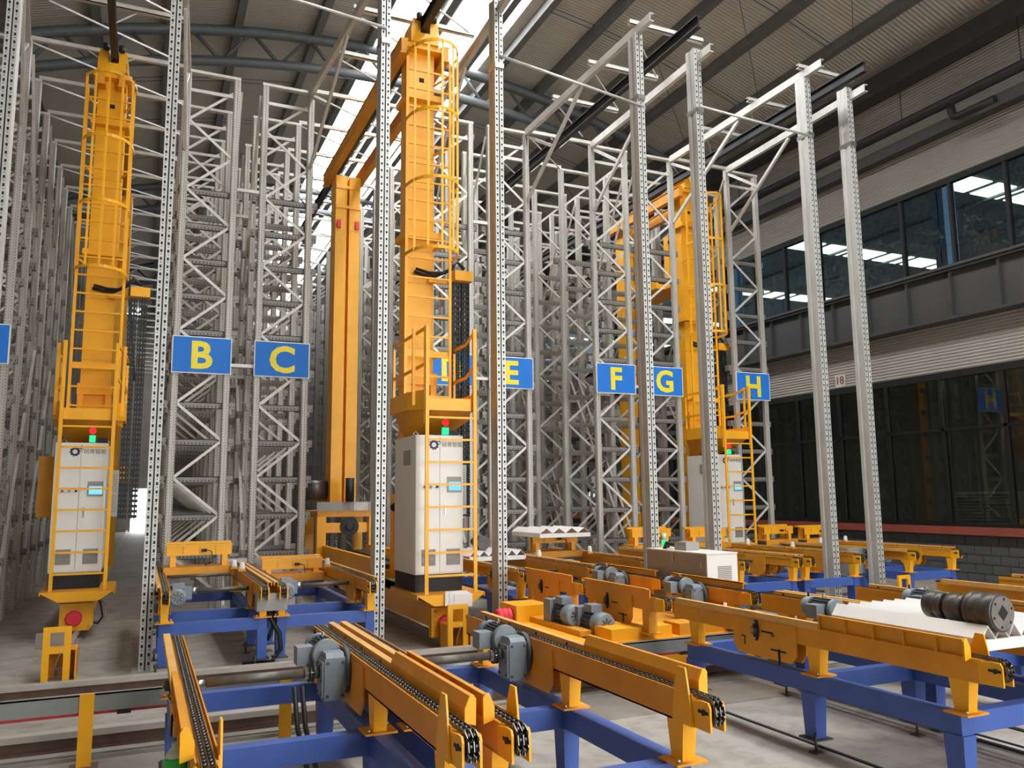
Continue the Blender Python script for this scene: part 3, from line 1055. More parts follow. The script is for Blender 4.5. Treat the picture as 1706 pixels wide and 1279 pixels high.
        MB().cyl((-.75, yr + .4, 2.15), (-.28, yr + .4, 2.15), .22, n=20).build('winch_drum', STEELD, ef)
    if cover:
        MB().bx(-.68, -.46, .95, 1.6, 1.75, 2.68).build('hoist_cover', YELD, r)
    # lifting carriage
    cz = carriage_z
    ca = MB().bx(-.5, .5, 2.2, yr - .25, cz, cz + .12).build('lifting_carriage', YEL, r)
    for sx in (-1, 1):
        MB().bx(sx * .5, sx * .42, 2.2, yr - .25, cz + .12, cz + .3).build('carriage_side', YEL, ca)
        MB().bx(sx * .24, sx * .14, 2.0, 2.2, cz, cz + 1.3).build('carriage_upright', YEL, ca)
        MB().bx(sx * .30, sx * .08, 2.3, yr - .4, cz + .13, cz + .2).build('fork', BLKST, ca)
        MB().lathe((sx * .26, 1.9, cz + 1.1), (0, -1, 0), [(0, .07), (.08, .07)], 14).build('carriage_wheel', BLACK, ca)
    return r


TXT_CJK = text_mesh('砚青智能', .078, GREYINK, .001)
crane('yellow stacker crane with white cabinet and caged ladder at the far left', -.79, 13.62, 5.6, 2.3, False, (-.22, .1), True)
crane('tall yellow stacker crane with caged ladder in the picture middle', 3.855, 10.66, 5.4, .75)
crane('yellow stacker crane half hidden behind posts by the H sign', 11.75, 14.25, 2.6, 7.0, False)

# ================================================================== CHAIN CONVEYORS
def chain_path(L, zt, rr, y_end=0.0):
    """points along the top run and round the near sprocket: (y, z, angle)"""
    pts = []
    pitch = .0508
    y = L
    while y > y_end:
        pts.append((y, zt, 0.0))
        y -= pitch
    a = 0
    step = pitch / rr
    off = (y_end - y) / rr
    a = off
    while a < math.pi * 1.02:
        pts.append((y_end - rr * math.sin(a), zt - rr + rr * math.cos(a), a))
        a += step
    return pts


def chain_mb(L, zt=.955, rr=.062):
    m = MB()
    for (y, z, a) in chain_path(L, zt, rr):
        c, s = math.cos(a), math.sin(a)
        d = Vector((0, c, s))          # running direction
        n = Vector((0, -s, c))         # outward
        p = Vector((0, y, z))
        for xx in (-.013, .013):
            m.cyl(p + Vector((xx - .008, 0, 0)), p + Vector((xx + .008, 0, 0)), .0085, n=6)
        for k, xx in enumerate((-.026, 0.0, .026)):
            q = p + Vector((xx, 0, 0))
            m.bar(q - d * .022, q + d * .022, .004, .02, n)
    return m


def gearmotor(parent, x, y, z, s=1):
    """bevel gearmotor on the inner side of a beam; gearbox mesh carries the rest"""
    gb = MB().bx(x - .17, x - .03, y - .13, y + .05, z - .17, z + .10).bx(x - .185, x - .17, y - .12, y + .04, z - .15, z + .08)
    gb.prism([(y - .13, z + .10), (y + .05, z + .10), (y + .02, z + .13), (y - .1, z + .13)], 'x', x - .16, x - .04)
    gb = gb.build('gearbox', MOTG, parent)
    for (dy, dz) in ((-.1, .06), (.02, .06), (-.1, -.13), (.02, -.13), (-.1, -.04), (.02, -.04)):
        MB().cyl((x - .185, y + dy, z + dz), (x - .193, y + dy, z + dz), .011, n=6).build('bolt', MOTD, gb)
    for (dx, dz) in ((-.15, .07), (-.05, .07), (-.15, -.14), (-.05, -.14)):
        MB().cyl((x + dx, y - .13, z + dz), (x + dx, y - .137, z + dz), .011, n=6).build('bolt', MOTD, gb)
    MB().cyl((x - .03, y - .02, z), (x + .005, y - .02, z), .15, n=24).build('mounting_flange', MOTD, gb)
    mx, mz = x - .12, z + .10
    body = MB().cyl((mx, y + .06, mz), (mx, y + .33, mz), .078, n=20)
    for k in range(20):
        a = 2 * math.pi * k / 20
        ca, sa = math.cos(a), math.sin(a)
        body.bar((mx + .075 * ca, y + .08, mz + .075 * sa), (mx + .075 * ca, y + .31, mz + .075 * sa), .006, .034, (ca, 0, sa))
    body.build('motor_body', MOTD, gb)
    MB().lathe((mx, y + .05, mz), (0, 1, 0), [(-.01, .095), (.03, .1), (.035, .085)], 20).build('motor_flange', MOTG, gb)
    MB().lathe((mx, y + .33, mz), (0, 1, 0), [(0, .094), (.07, .094), (.1, .08), (.105, .05)], 20).build('fan_cover', MOTG, gb)
    MB().bx(mx - .19, mx - .075, y + .11, y + .25, mz - .075, mz + .045).build('terminal_box', MOTG, gb)
    MB().tube([(mx, y + .2 + .02 * math.cos(t * .7), mz + .105 + .02 * math.sin(t * .7)) for t in range(10)], .005).build('lifting_eye', SILV, gb)
    MB().cyl((mx - .02, y + .38, mz + .09), (mx - .02, y + .38, mz + .13), .01, n=8).build('breather', BLACK, gb)
    return gb


def flange_bearing(parent, x, y, z, d=-1):
    b = MB().prism([(y - .035, z), (y - .025, z + .05), (y - .012, z + .085), (y + .012, z + .085), (y + .025, z + .05), (y + .035, z),
                    (y + .025, z - .05), (y + .012, z - .085), (y - .012, z - .085), (y - .025, z - .05)], 'x', x, x + d * .018).build('flange_bearing', BLKST, parent)
    MB().cyl((x + d * .018, y, z), (x + d * .045, y, z), .033, n=16).build('bearing_boss', MOTD, b)
    MB().cyl((x + d * .045, y, z), (x + d * .06, y, z), .018, n=12).build('bush', BRASS, b)
    for dz in (-.066, .066):
        MB().cyl((x + d * .018, y, z + dz), (x + d * .03, y, z + dz), .011, n=6).build('bolt', SILV, b)
    return b


def frame_leg(parent, x, y, zt, name='frame_leg'):
    lg = MB().quadbox([(x - .05, y - .06, .1), (x + .05, y - .06, .1), (x + .05, y + .06, .1), (x - .05, y + .06, .1),
                       (x - .06, y - .075, zt), (x + .06, y - .075, zt), (x + .06, y + .075, zt), (x - .06, y + .075, zt)]).build(name, BLUE, parent)
    MB().bx(x - .09, x + .09, y - .09, y + .09, .088, .1).build('foot_plate', DARKP, lg)
    MB().cyl((x - .07, y - .07, .01), (x - .07, y - .07, .15), .011, n=8).bx(x - .10, x - .02, y - .11, y - .02, 0, .012).build('levelling_bolt', STEELD, lg)
    return lg


def conveyor_proto(label, L, legs, posts, plate, motor, group, front=True, ribs=True):
    """two chain beams 1.1 m apart on a blue frame; local x 0..1.1, y 0 (near) .. L"""
    W = 1.1
    r = thing('chain_conveyor', label, 'conveyor', (0, 0, 0), group)
    zt, zb = .58, .44
    for x in (0, W):
        MB().bx(x - .05, x + .05, legs[0] - .06, legs[-1] + .06, zb, zt).build('frame_beam', BLUE, r)
    for y in (legs[0], legs[1] if len(legs) > 2 else legs[0] + .6, legs[-1]):
        MB().bx(.05, W - .05, y - .05, y + .05, zb + .0, zt - .004).build('frame_crossbeam', BLUE, r)
    for x in (0, W):
        for y in legs:
            frame_leg(r, x, y, zb)
    for x, s in ((0, -1), (W, 1)):
        bm = MB().bx(x - .045, x - .033, .1, L, .795, .945).bx(x + .033, x + .045, .1, L, .795, .945).bx(x - .045, x + .045, .1, L, .795, .805)
        bm.bx(x - .033, x + .033, .1, L, .92, .935)
        bm.bx(x - s * .045, x - s * .052, .1, L, .93, .962)
        bm = bm.build('chain_beam', YELD, r)
        put('chain', chain_mesh(L), r, (x, .0, 0))
        for y in posts:
            ps = MB().quadbox([(x - .04, y - .05, .592), (x + .04, y - .05, .592), (x + .04, y + .05, .592), (x - .04, y + .05, .592),
                               (x - .045, y - .075, .80), (x + .045, y - .075, .80), (x + .045, y + .075, .80), (x - .045, y + .075, .80)]).build('support_post', YEL, r)
            MB().bx(x - .1, x + .1, y - .09, y + .09, .58, .592).build('base_plate', YELD, ps)
            for dx, dy in ((-.075, -.065), (.075, .065)):
                MB().cyl((x + dx, y + dy, .592), (x + dx, y + dy, .615), .012, n=6).build('bolt', SILV, ps)
        # near end fork plates and axle
        for sx in (-1, 1):
            MB().prism([(-.045, .80), (.12, .80), (.12, .93), (.02, .945), (-.03, .945), (-.045, .92)], 'x', x + sx * .037, x + sx * .049).build('fork_plate', YEL, bm)
            MB().bx(x + sx * .049, x + sx * .053, -.035, .05, .885, .9).build('slot', DARKIN, bm)
        MB().cyl((x - .06, 0, .893), (x + .06, 0, .893), .016, n=8).build('axle', BLKST, bm)
        MB().cyl((x - .03, 0, .893), (x + .03, 0, .893), .05, n=16).build('sprocket', CHAIND, bm)
        # stop tab at the near end, inner side
        if front:
            MB().prism([(.09, .80), (.27, .80), (.24, 1.0), (.2, 1.09), (.14, 1.09), (.12, 1.0)], 'x', x - s * .052, x - s * .062).build('stop_tab', YEL, bm)
        # guide on the outer side: raised part near, low channel far
        yk = L * .42 if front else 0.12
        if front:
            gp = [(x + s * .046, .945), (x + s * .046, 1.005), (x + s * .072, 1.064), (x + s * .098, 1.064), (x + s * .098, 1.054), (x + s * .078, 1.054), (x + s * .074, .956), (x + s * .098, .956), (x + s * .098, .945)]
            gd = MB().prism(gp, 'y', .18, yk).build('raised_guide', YELD, r)
            MB().prism([(x + s * .044, .945), (x + s * .10, .93), (x + s * .102, 1.05), (x + s * .09, 1.068), (x + s * .07, 1.068), (x + s * .044, 1.008)], 'y', .165, .18).build('guide_end', YEL, gd)
            if ribs:
                rb = MB().prism([(x + s * .072, .956), (x + s * .097, .956), (x + s * .097, 1.054), (x + s * .076, 1.054)], 'y', -.007, .007).mesh('rib', YELD)
                for k in range(5):
                    put('rib', rb, gd, (0, .38 + k * .26, 0))
        MB().bx(x + s * .048, x + s * .095, yk, L - .1, .985, .995).bx(x + s * .048, x + s * .056, yk, L - .1, .93, .985).bx(x + s * .087, x + s * .095, yk, L - .1, .945, .985).build('low_guide', TAN, r)
        hl = MB()
        for k in range(4):
            hl.cyl((x + s * .0475, yk + .25 + k * .5, .967), (x + s * .0465, yk + .25 + k * .5, .967), .014, n=8)
        hl.build('guide_holes', DARKIN, r)
        # drive plates
        y0, y1 = plate
        for sx in (-1, 1):
            dp = MB().prism([(y0, .70), (y0 + .06, .625), (y1 - .06, .625), (y1, .70), (y1, .935), (y0, .935)], 'x', x + sx * .046, x + sx * .058).build('drive_plate', YELD, r)
            if sx == s:
                yc = y0 + .6 * (y1 - y0)
                flange_bearing(dp, x + s * .058, yc, .84, s)
                MB().bx(x + s * .058, x + s * .061, yc - .2, yc - .06, .832, .846).build('adjuster_slot', DARKIN, dp)
                MB().bx(x + s * .058, x + s * .062, y0 + .12, y0 + .3, .70, .712).bx(x + s * .058, x + s * .07, y0 + .19, y0 + .205, .60, .72).build('adjuster_slot', DARKIN, dp)
                MB().bx(x + s * .058, x + s * .061, y1 - .16, y1 - .148, .70, .77).bx(x + s * .058, x + s * .061, y1 - .16, y1 - .11, .765, .775).build('adjuster_slot', DARKIN, dp)
                MB().cyl((x + s * .06, yc - .2, .82), (x + s * .08, yc - .2, .82), .012, n=8).build('adjuster_bolt', BRASS, dp)
    yc = plate[0] + .6 * (plate[1] - plate[0])
    if motor == 'R':
        gearmotor(r, W - .06, yc, .84)
        cp = MB().cyl((W - .25, yc - .02, .84), (W - .345, yc - .02, .84), .042, n=16).build('coupling', SILV, r)
        for k in range(14):
            a = 2 * math.pi * k / 14
            for dx in (-.29, -.315):
                MB().bx(W + dx - .008, W + dx + .008, yc - .02 + .05 * math.cos(a) - .008, yc - .02 + .05 * math.cos(a) + .008, .84 + .05 * math.sin(a) - .008, .84 + .05 * math.sin(a) + .008).build('coupling_link', CHAIND, cp)
        MB().cyl((W - .345, yc - .02, .84), (.14, yc - .02, .84), .03, n=16).build('drive_shaft', SHAFT, r)
        MB().cyl((.14, yc - .02, .84), (.05, yc - .02, .84), .02, n=12).build('shaft_end', SILV, r)
    else:
        # motor beside the left beam, fan towards the viewer, shaft across to the right beam
        gb = MB().bx(.06, .22, yc - .05, yc + .13, .72, .92).bx(.22, .34, yc - .02, yc + .10, .74, .9).build('gearbox', MOTG, r)
        MB().lathe((.16, yc - .05, .80), (0, -1, 0), [(0, .11), (.22, .11), (.26, .105), (.28, .08)], 20).build('motor_body', MOTG, gb)
        fg = MB()
        for k in range(8):
            a = math.pi * 2 * k / 8
            fg.bar((.16 + .02 * math.cos(a), yc - .333, .80 + .02 * math.sin(a)), (.16 + .07 * math.cos(a), yc - .333, .80 + .07 * math.sin(a)), .008, .012, (0, 1, 0))
        fg.build('fan_grille', MOTD, gb)
        MB().bx(.1, .24, yc - .2, yc - .06, .9, .96).build('terminal_box', MOTG, gb)
        MB().cyl((.34, yc + .03, .84), (1.04, yc + .03, .84), .028, n=14).build('drive_shaft', SHAFT, r)
        MB().cyl((.32, yc + .03, .84), (.4, yc + .03, .84), .042, n=14).build('coupling', SILV, r)
    return r


_chains = {}


def chain_mesh(L):
    k = round(L, 2)
    if k not in _chains:
        _chains[k] = chain_mb(L).mesh('chain', CHAIN)
    return _chains[k]


Y1N = 3.62
front_labels = [
    (.29, 'nearest blue and yellow chain conveyor at the lower left with grey gearmotor'),
    (1.63, 'blue and yellow chain conveyor at the bottom middle, second from the left'),
    (4.94, 'blue and yellow chain conveyor carrying the steel rotor on a white tray'),
    (6.28, 'chain conveyor behind the rotor conveyor at the right'),
    (8.66, 'chain conveyor at the right edge behind the rotor'),
    (10.15, 'farthest right chain conveyor of the front row'),
]
proto = conveyor_proto(front_labels[0][1], 3.42, (.33, 1.62, 3.15), (.27, 1.55, 3.1), (1.72, 2.5), 'R', 'chain conveyors in the front row')
for i, (x, lb) in enumerate(front_labels):
    o = proto if i == 0 else copy_tree(proto)
    o.location = (x, Y1N if x < 6 else Y1N + .0, 0)
    o['label'] = lb

rear = conveyor_proto('chain conveyor below the B sign beside the left perforated post', 3.75, (.18, 1.2, 3.4), (.15, 1.05, 3.3), (.75, 1.25), 'L',
                      'chain conveyors in the rear row', front=False)
rear_units = [
    (.30, 10.45, 'chain conveyor below the B sign beside the left perforated post'),
    (1.62, 10.45, 'chain conveyor below the C sign'),
    (4.94, 10.65, 'chain conveyor behind the transfer cart below the D sign'),
    (6.28, 11.3, 'chain conveyor behind the grey box below the E sign'),
    (8.76, 10.62, 'chain conveyor below the F sign'),
    (10.12, 10.62, 'chain conveyor below the G sign'),
    (12.62, 10.7, 'chain conveyor below the H sign by the block wall'),
]
for i, (x, y, lb) in enumerate(rear_units):
    o = rear if i == 0 else copy_tree(rear)
    o.location = (x, y, 0)
    o['label'] = lb

# ------------------------------------------------------------------ positioning stands on the rear conveyors
def stand(label, x, y, zt, base_z=1.02, w=.92, leg=True):
    r = thing('positioning_stand', label, 'stand', (x, y, 0), 'yellow stands on the rear conveyors')
    bm = MB().bx(-w / 2, w / 2, -.06, .06, zt - .03, zt).bx(-w / 2, w / 2, -.05, -.04, zt - .15, zt - .03).bx(-w / 2, w / 2, -.06, .02, zt - .16, zt - .15).build('ribbed_beam', YEL, r)
    rb = B(-.006, .006, -.058, -.04, zt - .15, zt - .03).mesh('rib', YELD)
    for k in range(5):
        put('rib', rb, bm, (-w / 2 + .006 + k * (w - .012) / 4, 0, 0))
    MB().bx(-w / 2, w / 2, .12, .24, zt - .0, zt + .03).build('rear_plate', YEL, r)
    for sx in (-1, 1):
        for yy in (-.02, .17):
            MB().bx(sx * (w / 2 - .06), sx * (w / 2 - .14), yy - .035, yy + .035, base_z, zt - .0 if yy > 0 else zt - .16).build('stand_leg', YEL, r)
    MB().bx(-w / 2 - .03, w / 2 + .03, -.16, .3, base_z - .02, base_z).build('base_plate', YELD, r)
    MB().bx(-w / 2 - .03, w / 2 + .03, -.16, -.14, base_z - .14, base_z - .02).build('base_skirt', YELD, r)
    MB().cyl((-w / 2 + .02, -.25, base_z - .12), (w / 2 - .02, -.25, base_z - .12), .022, n=10).build('roller_shaft', SHAFT, r)
    MB().bx(.03, .1, -.1, -.06, zt - .11, zt - .07).tube([(.07, -.1, zt - .08), (.16, -.14, zt - .1), (.18, -.15, zt - .25), (.08, -.15, base_z + .02)], .008).build('sensor_cable', BLACK, r)
    return r


stand('yellow ribbed stand on the conveyor below the B sign', .82, 13.3, 1.34)
stand('low yellow ribbed stand on the conveyor below the C sign', 2.18, 13.3, 1.08, .86)
stand('yellow ribbed stand under the white tray below the E sign', 6.85, 13.5, 1.32)
stand('yellow ribbed stand on the conveyor below the F sign', 9.3, 14.1, 1.33)
stand('yellow ribbed stand on the conveyor below the G sign', 10.68, 14.1, 1.30)
stand('left of two yellow stands at the foot of the H rack', 12.62, 14.2, 1.30, w=.8)
stand('right of two yellow stands at the foot of the H rack', 13.55, 14.0, 1.27, w=.8)

# small white cone caps on the conveyor ends
cone = MB().lathe((0, 0, 0), (0, 0, 1), [(0, .042), (.02, .045), (.085, .032), (.1, .03)], 14).mesh('cone_cap', WHITE)
foot = B(-.05, .05, -.04, .04, 0, .03).mesh('bracket', YELD)
caps = [(1.36, 12.6, 'B'), (1.30, 13.1, 'B'), (2.62, 13.7, 'C'), (2.6, 12.7, 'C'), (6.15, 12.7, 'E'), (7.35, 13.1, 'E'), (8.85, 13.6, 'F'), (9.75, 12.6, 'F'),
        (11.15, 13.4, 'G'), (11.2, 12.2, 'G'), (12.68, 13.0, 'H'), (13.66, 13.3, 'H')]
seen = {}
for (x, y, L) in caps:
    seen[L] = seen.get(L, 0) + 1
    o = thing('cone_cap', 'small white cone cap on the %s conveyor, %s one' % (L, 'far' if (seen[L] == 1) == (L not in 'BEH') else 'near'), 'cap', (x, y, .97), 'white cone caps')
    put('cap', cone, o, (0, 0, .03))
    put('bracket', foot, o)

# ------------------------------------------------------------------ white V trays
def v_tray(label, x, y, z, w, l, n, grp='white V trays'):
    r = thing('v_tray', label, 'tray', (x, y, z), grp)
    p = w / n
    sh = MB()
    for k in range(n):
        x0 = k * p
        # folded sheet, ridge at the middle of each fold, hollow triangle below
        for (a, za, b, zb) in ((x0, .0, x0 + p / 2, .085), (x0 + p / 2, .085, x0 + p, .0)):
            sh.quadbox([(a, 0, za), (b, 0, zb), (b, l, zb), (a, l, za), (a, 0, za + .006), (b, 0, zb + .006), (b, l, zb + .006), (a, l, za + .006)])
    sh.build('folded_sheet', WHITE, r)
    MB().bx(0, w, 0, .03, -.07, .0).build('edge_strip', WHITE, r)
    MB().bx(0, w, l - .03, l, -.07, .0).build('edge_strip', WHITE, r)
    MB().bx(0, .03, .03, l - .03, -.07, 0).build('edge_strip', WHITE, r)
    MB().bx(w - .03, w, .03, l - .03, -.07, 0).build('edge_strip', WHITE, r)
    return r


v_tray('white folded V tray under the steel rotor', 5.06, 3.82, 1.035, .9, 1.3, 7)
v_tray('white folded V tray on the stand below the E sign', 6.32, 13.0, 1.35, 1.0, 1.2, 4)
v_tray('white folded V tray on the conveyor below the D sign', 4.98, 12.9, 1.01, 1.02, 1.2, 6)

# rotor lying along the tray
ro = thing('steel_rotor', 'dark stepped steel rotor lying on the white V tray', 'machine part', (5.245, 3.80, 1.20))
MB().lathe((0, 0, 0), (0, 1, 0), [(0, .118), (.004, .125), (.085, .125), (.088, .121), (.093, .121), (.096, .125), (.17, .125), (.173, .122), (.178, .122), (.181, .125), (.205, .125), (.21, .1), (.225, .1), (.228, .085), (.25, .085)], 32).build('large_drum', STEELD, ro)
MB().lathe((0, .25, 0), (0, 1, 0), [(0, .09), (.005, .096), (.035, .096), (.038, .092), (.044, .092), (.047, .096), (.125, .096), (.13, .06), (.165, .06)], 28).build('middle_drum', STEELD, ro)
MB().lathe((0, .415, 0), (0, 1, 0), [(0, .085), (.005, .092), (.05, .092), (.053, .088), (.06, .088), (.063, .092), (.14, .092), (.145, .08)], 28).build('small_drum', STEELD, ro)
fc = MB().cyl((0, 0, 0), (0, -.006, 0), .112, n=28).build('end_face', STEELF, ro)
MB().prism([(-.05, .0), (.0, .055), (.05, .0), (.0, -.05)], 'y', -.007, -.006).build('square_socket', DARKIN, fc)
for k in range(6):
    a = k * math.pi / 3 + .3
    MB().cyl((.092 * math.cos(a), -.006, .092 * math.sin(a)), (.092 * math.cos(a), -.0075, .092 * math.sin(a)), .01, n=8).build('bolt_hole', DARKIN, fc)
# second dark part on the far tray
r2 = thing('steel_rotor', 'dark stepped steel part on the tray behind the middle crane', 'machine part', (5.35, 13.2, 1.22))
MB().lathe((0, 0, 0), (0, 1, 0), [(0, .12), (.2, .12), (.205, .09), (.3, .09), (.305, .07), (.45, .07)], 24).build('drum', STEELD, r2)

# ================================================================== TRANSFER CART (between the rows)
cart = thing('transfer_cart', 'yellow rail transfer cart with motors, red buffers and short conveyors', 'cart', (5.5, 8.87, 0))
cx, cy = 5.5, 8.87


def cp(name, x0, x1, y0, y1, z0, z1, m, par=None):
    return B(x0 - cx, x1 - cx, y0 - cy, y1 - cy, z0, z1).build(name, m, par or cart)


# chassis
cp('side_sill', 4.15, 6.9, 7.55, 7.85, .22, .50, YEL)
cp('side_sill', 4.15, 6.9, 9.75, 10.05, .22, .50, YEL)
cp('cross_sill', 4.17, 4.35, 7.85, 9.75, .25, .5, YEL)
cp('cross_sill', 6.6, 6.85, 7.85, 9.75, .25, .5, YEL)
cp('cross_sill', 5.3, 5.6, 7.85, 9.75, .25, .5, YELD)
cp('end_block', 4.17, 4.62, 9.25, 9.75, .40, .69, YEL)
cp('top_block', 4.5, 5.25, 7.6, 7.95, .50, .62, YEL)
cp('top_block', 5.35, 6.1, 7.6, 7.9, .50, .62, YELD)
cp('deck', 4.35, 6.7, 8.0, 9.7, .5, .56, YELD)
wme = MB().cyl((0, -.05, 0), (0, .05, 0), .12, n=20).mesh('wheel', BLKST)
for x in (4.3, 6.6):
    for y in (7.85, 9.92):
        put('wheel', wme, cart, (x - cx, y - cy, .255))
for (x, y, z) in ((4.17, 9.42, .55), (4.15, 7.7, .36)):
    MB().lathe((x - cx, y - cy, z), (-1, 0, 0), [(0, .1), (.03, .105), (.05, .095), (.06, .105), (.1, .105), (.12, .095), (.13, .105), (.17, .1), (.2, .08)], 20).build('buffer', RED, cart)


def cart_motor(x, y, z):
    gb = MB().bx(x - .18, x - .06, y - .04, y + .14, z - .16, z + .14).build('gearbox', MOTG, cart, (-cx, -cy, 0))
    b = MB().cyl((x - .05, y, z), (x + .22, y, z), .1, n=18)
    for k in range(16):
        a = 2 * math.pi * k / 16
        b.bar((x - .05, y + .1 * math.cos(a), z + .1 * math.sin(a)), (x + .2, y + .1 * math.cos(a), z + .1 * math.sin(a)), .008, .03, (0, math.cos(a), math.sin(a)))
    MB_ = b.build('motor_body', MOTD, gb)
    f = MB().lathe((x + .22, y, z), (1, 0, 0), [(0, .118), (.12, .118), (.15, .105), (.155, .07)], 20).build('fan_cover', MOTG, gb)
    MB().bx(x + .0, x + .17, y - .06, y + .06, z + .1, z + .18).build('terminal_box', MOTG, gb)


def cart_motor_y(x, y, z):
    """motor with its fan cover turned to the viewer"""
    gb = MB().bx(x - .13, x + .1, y + .25, y + .42, z - .17, z + .15).build('gearbox', MOTG, cart, (-cx, -cy, 0))
    b = MB().cyl((x, y + .02, z), (x, y + .25, z), .1, n=18)
    for k in range(18):
        a = 2 * math.pi * k / 18
        b.bar((x + .1 * math.cos(a), y + .02, z + .1 * math.sin(a)), (x + .1 * math.cos(a), y + .24, z + .1 * math.sin(a)), .007, .03, (math.cos(a), 0, math.sin(a)))
    b.build('motor_body', MOTD, gb)
    MB().lathe((x, y + .02, z), (0, -1, 0), [(0, .122), (.12, .122), (.16, .108), (.165, .075)], 22).build('fan_cover', MOTG, gb)
    fg = MB()
    for k in range(8):
        a = math.pi * k / 4
        fg.bar((x + .02 * math.cos(a), y - .146, z + .02 * math.sin(a)), (x + .07 * math.cos(a), y - .146, z + .07 * math.sin(a)), .008, .014, (0, 1, 0))
    fg.build('fan_grille', BLKST, gb)
    MB().bx(x - .075, x + .06, y + .05, y + .22, z + .11, z + .19).build('terminal_box', MOTG, gb)


cart_motor_y(4.50, 8.50, .66)
cart_motor_y(4.62, 8.04, .62)
# two short conveyors in line
for k, (ya, yb) in enumerate(((7.25, 8.84), (8.96, 10.52))):
    for x, s in ((4.94, -1), (6.05, 1)):
        X = x - cx
        bm = MB().bx(X - .045, X - .033, ya + .1 - cy, yb - cy, .80, .945).bx(X + .033, X + .045, ya + .1 - cy, yb - cy, .80, .945).bx(X - .033, X + .033, ya + .1 - cy, yb - cy, .92, .935).build('short_chain_beam', YELD, cart)
        put('chain', chain_mesh(yb - ya), cart, (X, ya - cy, 0))
        MB().bx(X + s * .047, X + s * .06, ya + .2 - cy, yb - .02 - cy, .93, 1.03).bx(X + s * .047, X + s * .10, ya + .2 - cy, yb - .02 - cy, 1.02, 1.03).build('edge_guide', YELD, bm)
        for sx in (-1, 1):
            MB().prism([(ya - .045 - cy, .82), (ya + .14 - cy, .80), (ya + .14 - cy, .93), (ya - .03 - cy, .94)], 'x', X + sx * .037, X + sx * .049).build('fork_plate', YEL, bm)
        y0, y1 = ya + .55, yb - .25
        dp = MB().prism([(y0 - cy, .70), (y0 + .06 - cy, .61), (y1 - .06 - cy, .61), (y1 - cy, .68), (y1 - cy, .95), (y0 - cy, .95)], 'x', X + s * .046, X + s * .058).build('drive_plate', YELD, cart)
        flange_bearing(dp, X + s * .058, (y0 + y1) / 2 + .12 - cy, .82, s)
        MB().bx(X + s * .058, X + s * .061, y0 + .1 - cy, y0 + .28 - cy, .70, .712).bx(X + s * .058, X + s * .066, y0 + .17 - cy, y0 + .185 - cy, .63, .72).bx(X + s * .058, X + s * .061, (y0 + y1) / 2 - .1 - cy, (y0 + y1) / 2 + .02 - cy, .81, .822).build('adjuster_slot', DARKIN, dp)
        for yy in (ya + .3, yb - .12):
            ps = MB().bx(X - .05, X + .05, yy - .06 - cy, yy + .06 - cy, .56, .80).build('support_post', YELD, cart)
            MB().bx(X - .09, X + .09, yy - .1 - cy, yy + .1 - cy, .56, .572).build('base_plate', YELD, ps)
    MB().cyl((4.99 - cx, (ya + yb) / 2 + .1 - cy, .82), (6.0 - cx, (ya + yb) / 2 + .1 - cy, .82), .025, n=12).build('drive_shaft', SHAFT, cart)
    gearmotor(cart, 5.98 - cx, (ya + yb) / 2 + .05 - cy, .84)
# electrical box on the cart
eb = cp('control_box', 6.22, 6.68, 8.25, 9.52, .62, 1.28, CABG)
fb = cp('front_panel', 6.225, 6.675, 8.235, 8.25, .63, 1.275, CABW, None)
lv = MB()
for k in range(15):
    lv.bx(6.38 - cx, 6.58 - cx, 8.225 - cy, 8.235 - cy, .82 + k * .022, .83 + k * .022)
lv.build('louvre', CABG, cart)
cp('top_lid', 6.215, 6.685, 8.23, 9.53, 1.28, 1.295, CABW)
cp('top_box', 6.3, 6.5, 8.75, 9.0, 1.295, 1.40, CABG)
cp('latch', 6.205, 6.22, 8.9, 8.93, 1.16, 1.25, SILV)
cp('hinge', 6.205, 6.22, 8.32, 8.35, 1.12, 1.2, SILV)
MB().tube([(6.35 - cx, 9.3 - cy, 1.29), (6.32 - cx, 9.2 - cy, 1.37), (6.35 - cx, 9.05 - cy, 1.36), (6.4 - cx, 8.97 - cy, 1.31)], .03).tube([(6.5 - cx, 9.45 - cy, 1.29), (6.45 - cx, 9.3 - cy, 1.40), (6.4 - cx, 9.15 - cy, 1.34)], .025).build('cable_loop', BLACK, cart)
MB().cyl((6.62 - cx, 9.7 - cy, .55), (6.62 - cx, 9.7 - cy, 1.30), .02, n=8).build('lamp_pole', CABW, cart)
MB().cyl((6.62 - cx, 9.7 - cy, 1.30), (6.62 - cx, 9.7 - cy, 1.38), .035, n=14).build('green_beacon', GREENL, cart)
MB().cyl((6.62 - cx, 9.7 - cy, 1.38), (6.62 - cx, 9.7 - cy, 1.47), .035, n=14).build('clear_beacon', CLEARB, cart)
cp('cover_plate', 6.0, 6.75, 7.9, 8.2, .5, .62, YELD)

# ================================================================== CART RAILS, BUSBAR, STOPS
def cart_rail(y, lb):
    r = thing('cart_rail', lb, 'rail', (4, y, 0), 'transfer cart rails')
    MB().bx(-8, 11, -.07, .07, 0, .018).bx(-8, 11, -.03, .03, .018, .10).build('rail_web', RAILR, r)
    MB().bx(-8, 11, -.06, .06, .10, .15).build('rail_head', RAILT, r)
    return r


cart_rail(7.88, 'near worn steel rail of the transfer cart track')
cart_rail(9.95, 'far worn steel rail of the transfer cart track')
pl_ = thing('floor_plate', 'grey steel cover plates on the floor beside the near rail', 'plate', (2, 7.0, 0))
for k in range(7):
    MB().bx(-5.5 + k * 1.6, -5.5 + k * 1.6 + 1.57, -.3, .45, .0, .006 + .002 * (k % 2)).build('cover_plate', PLATE, pl_)
MB().bx(-6, 6, .5, .52, 0, .03).bx(-6, 6, .52, .58, 0, .006).bx(-6, 6, .58, .6, 0, .03).build('cable_channel', PLATE, pl_)

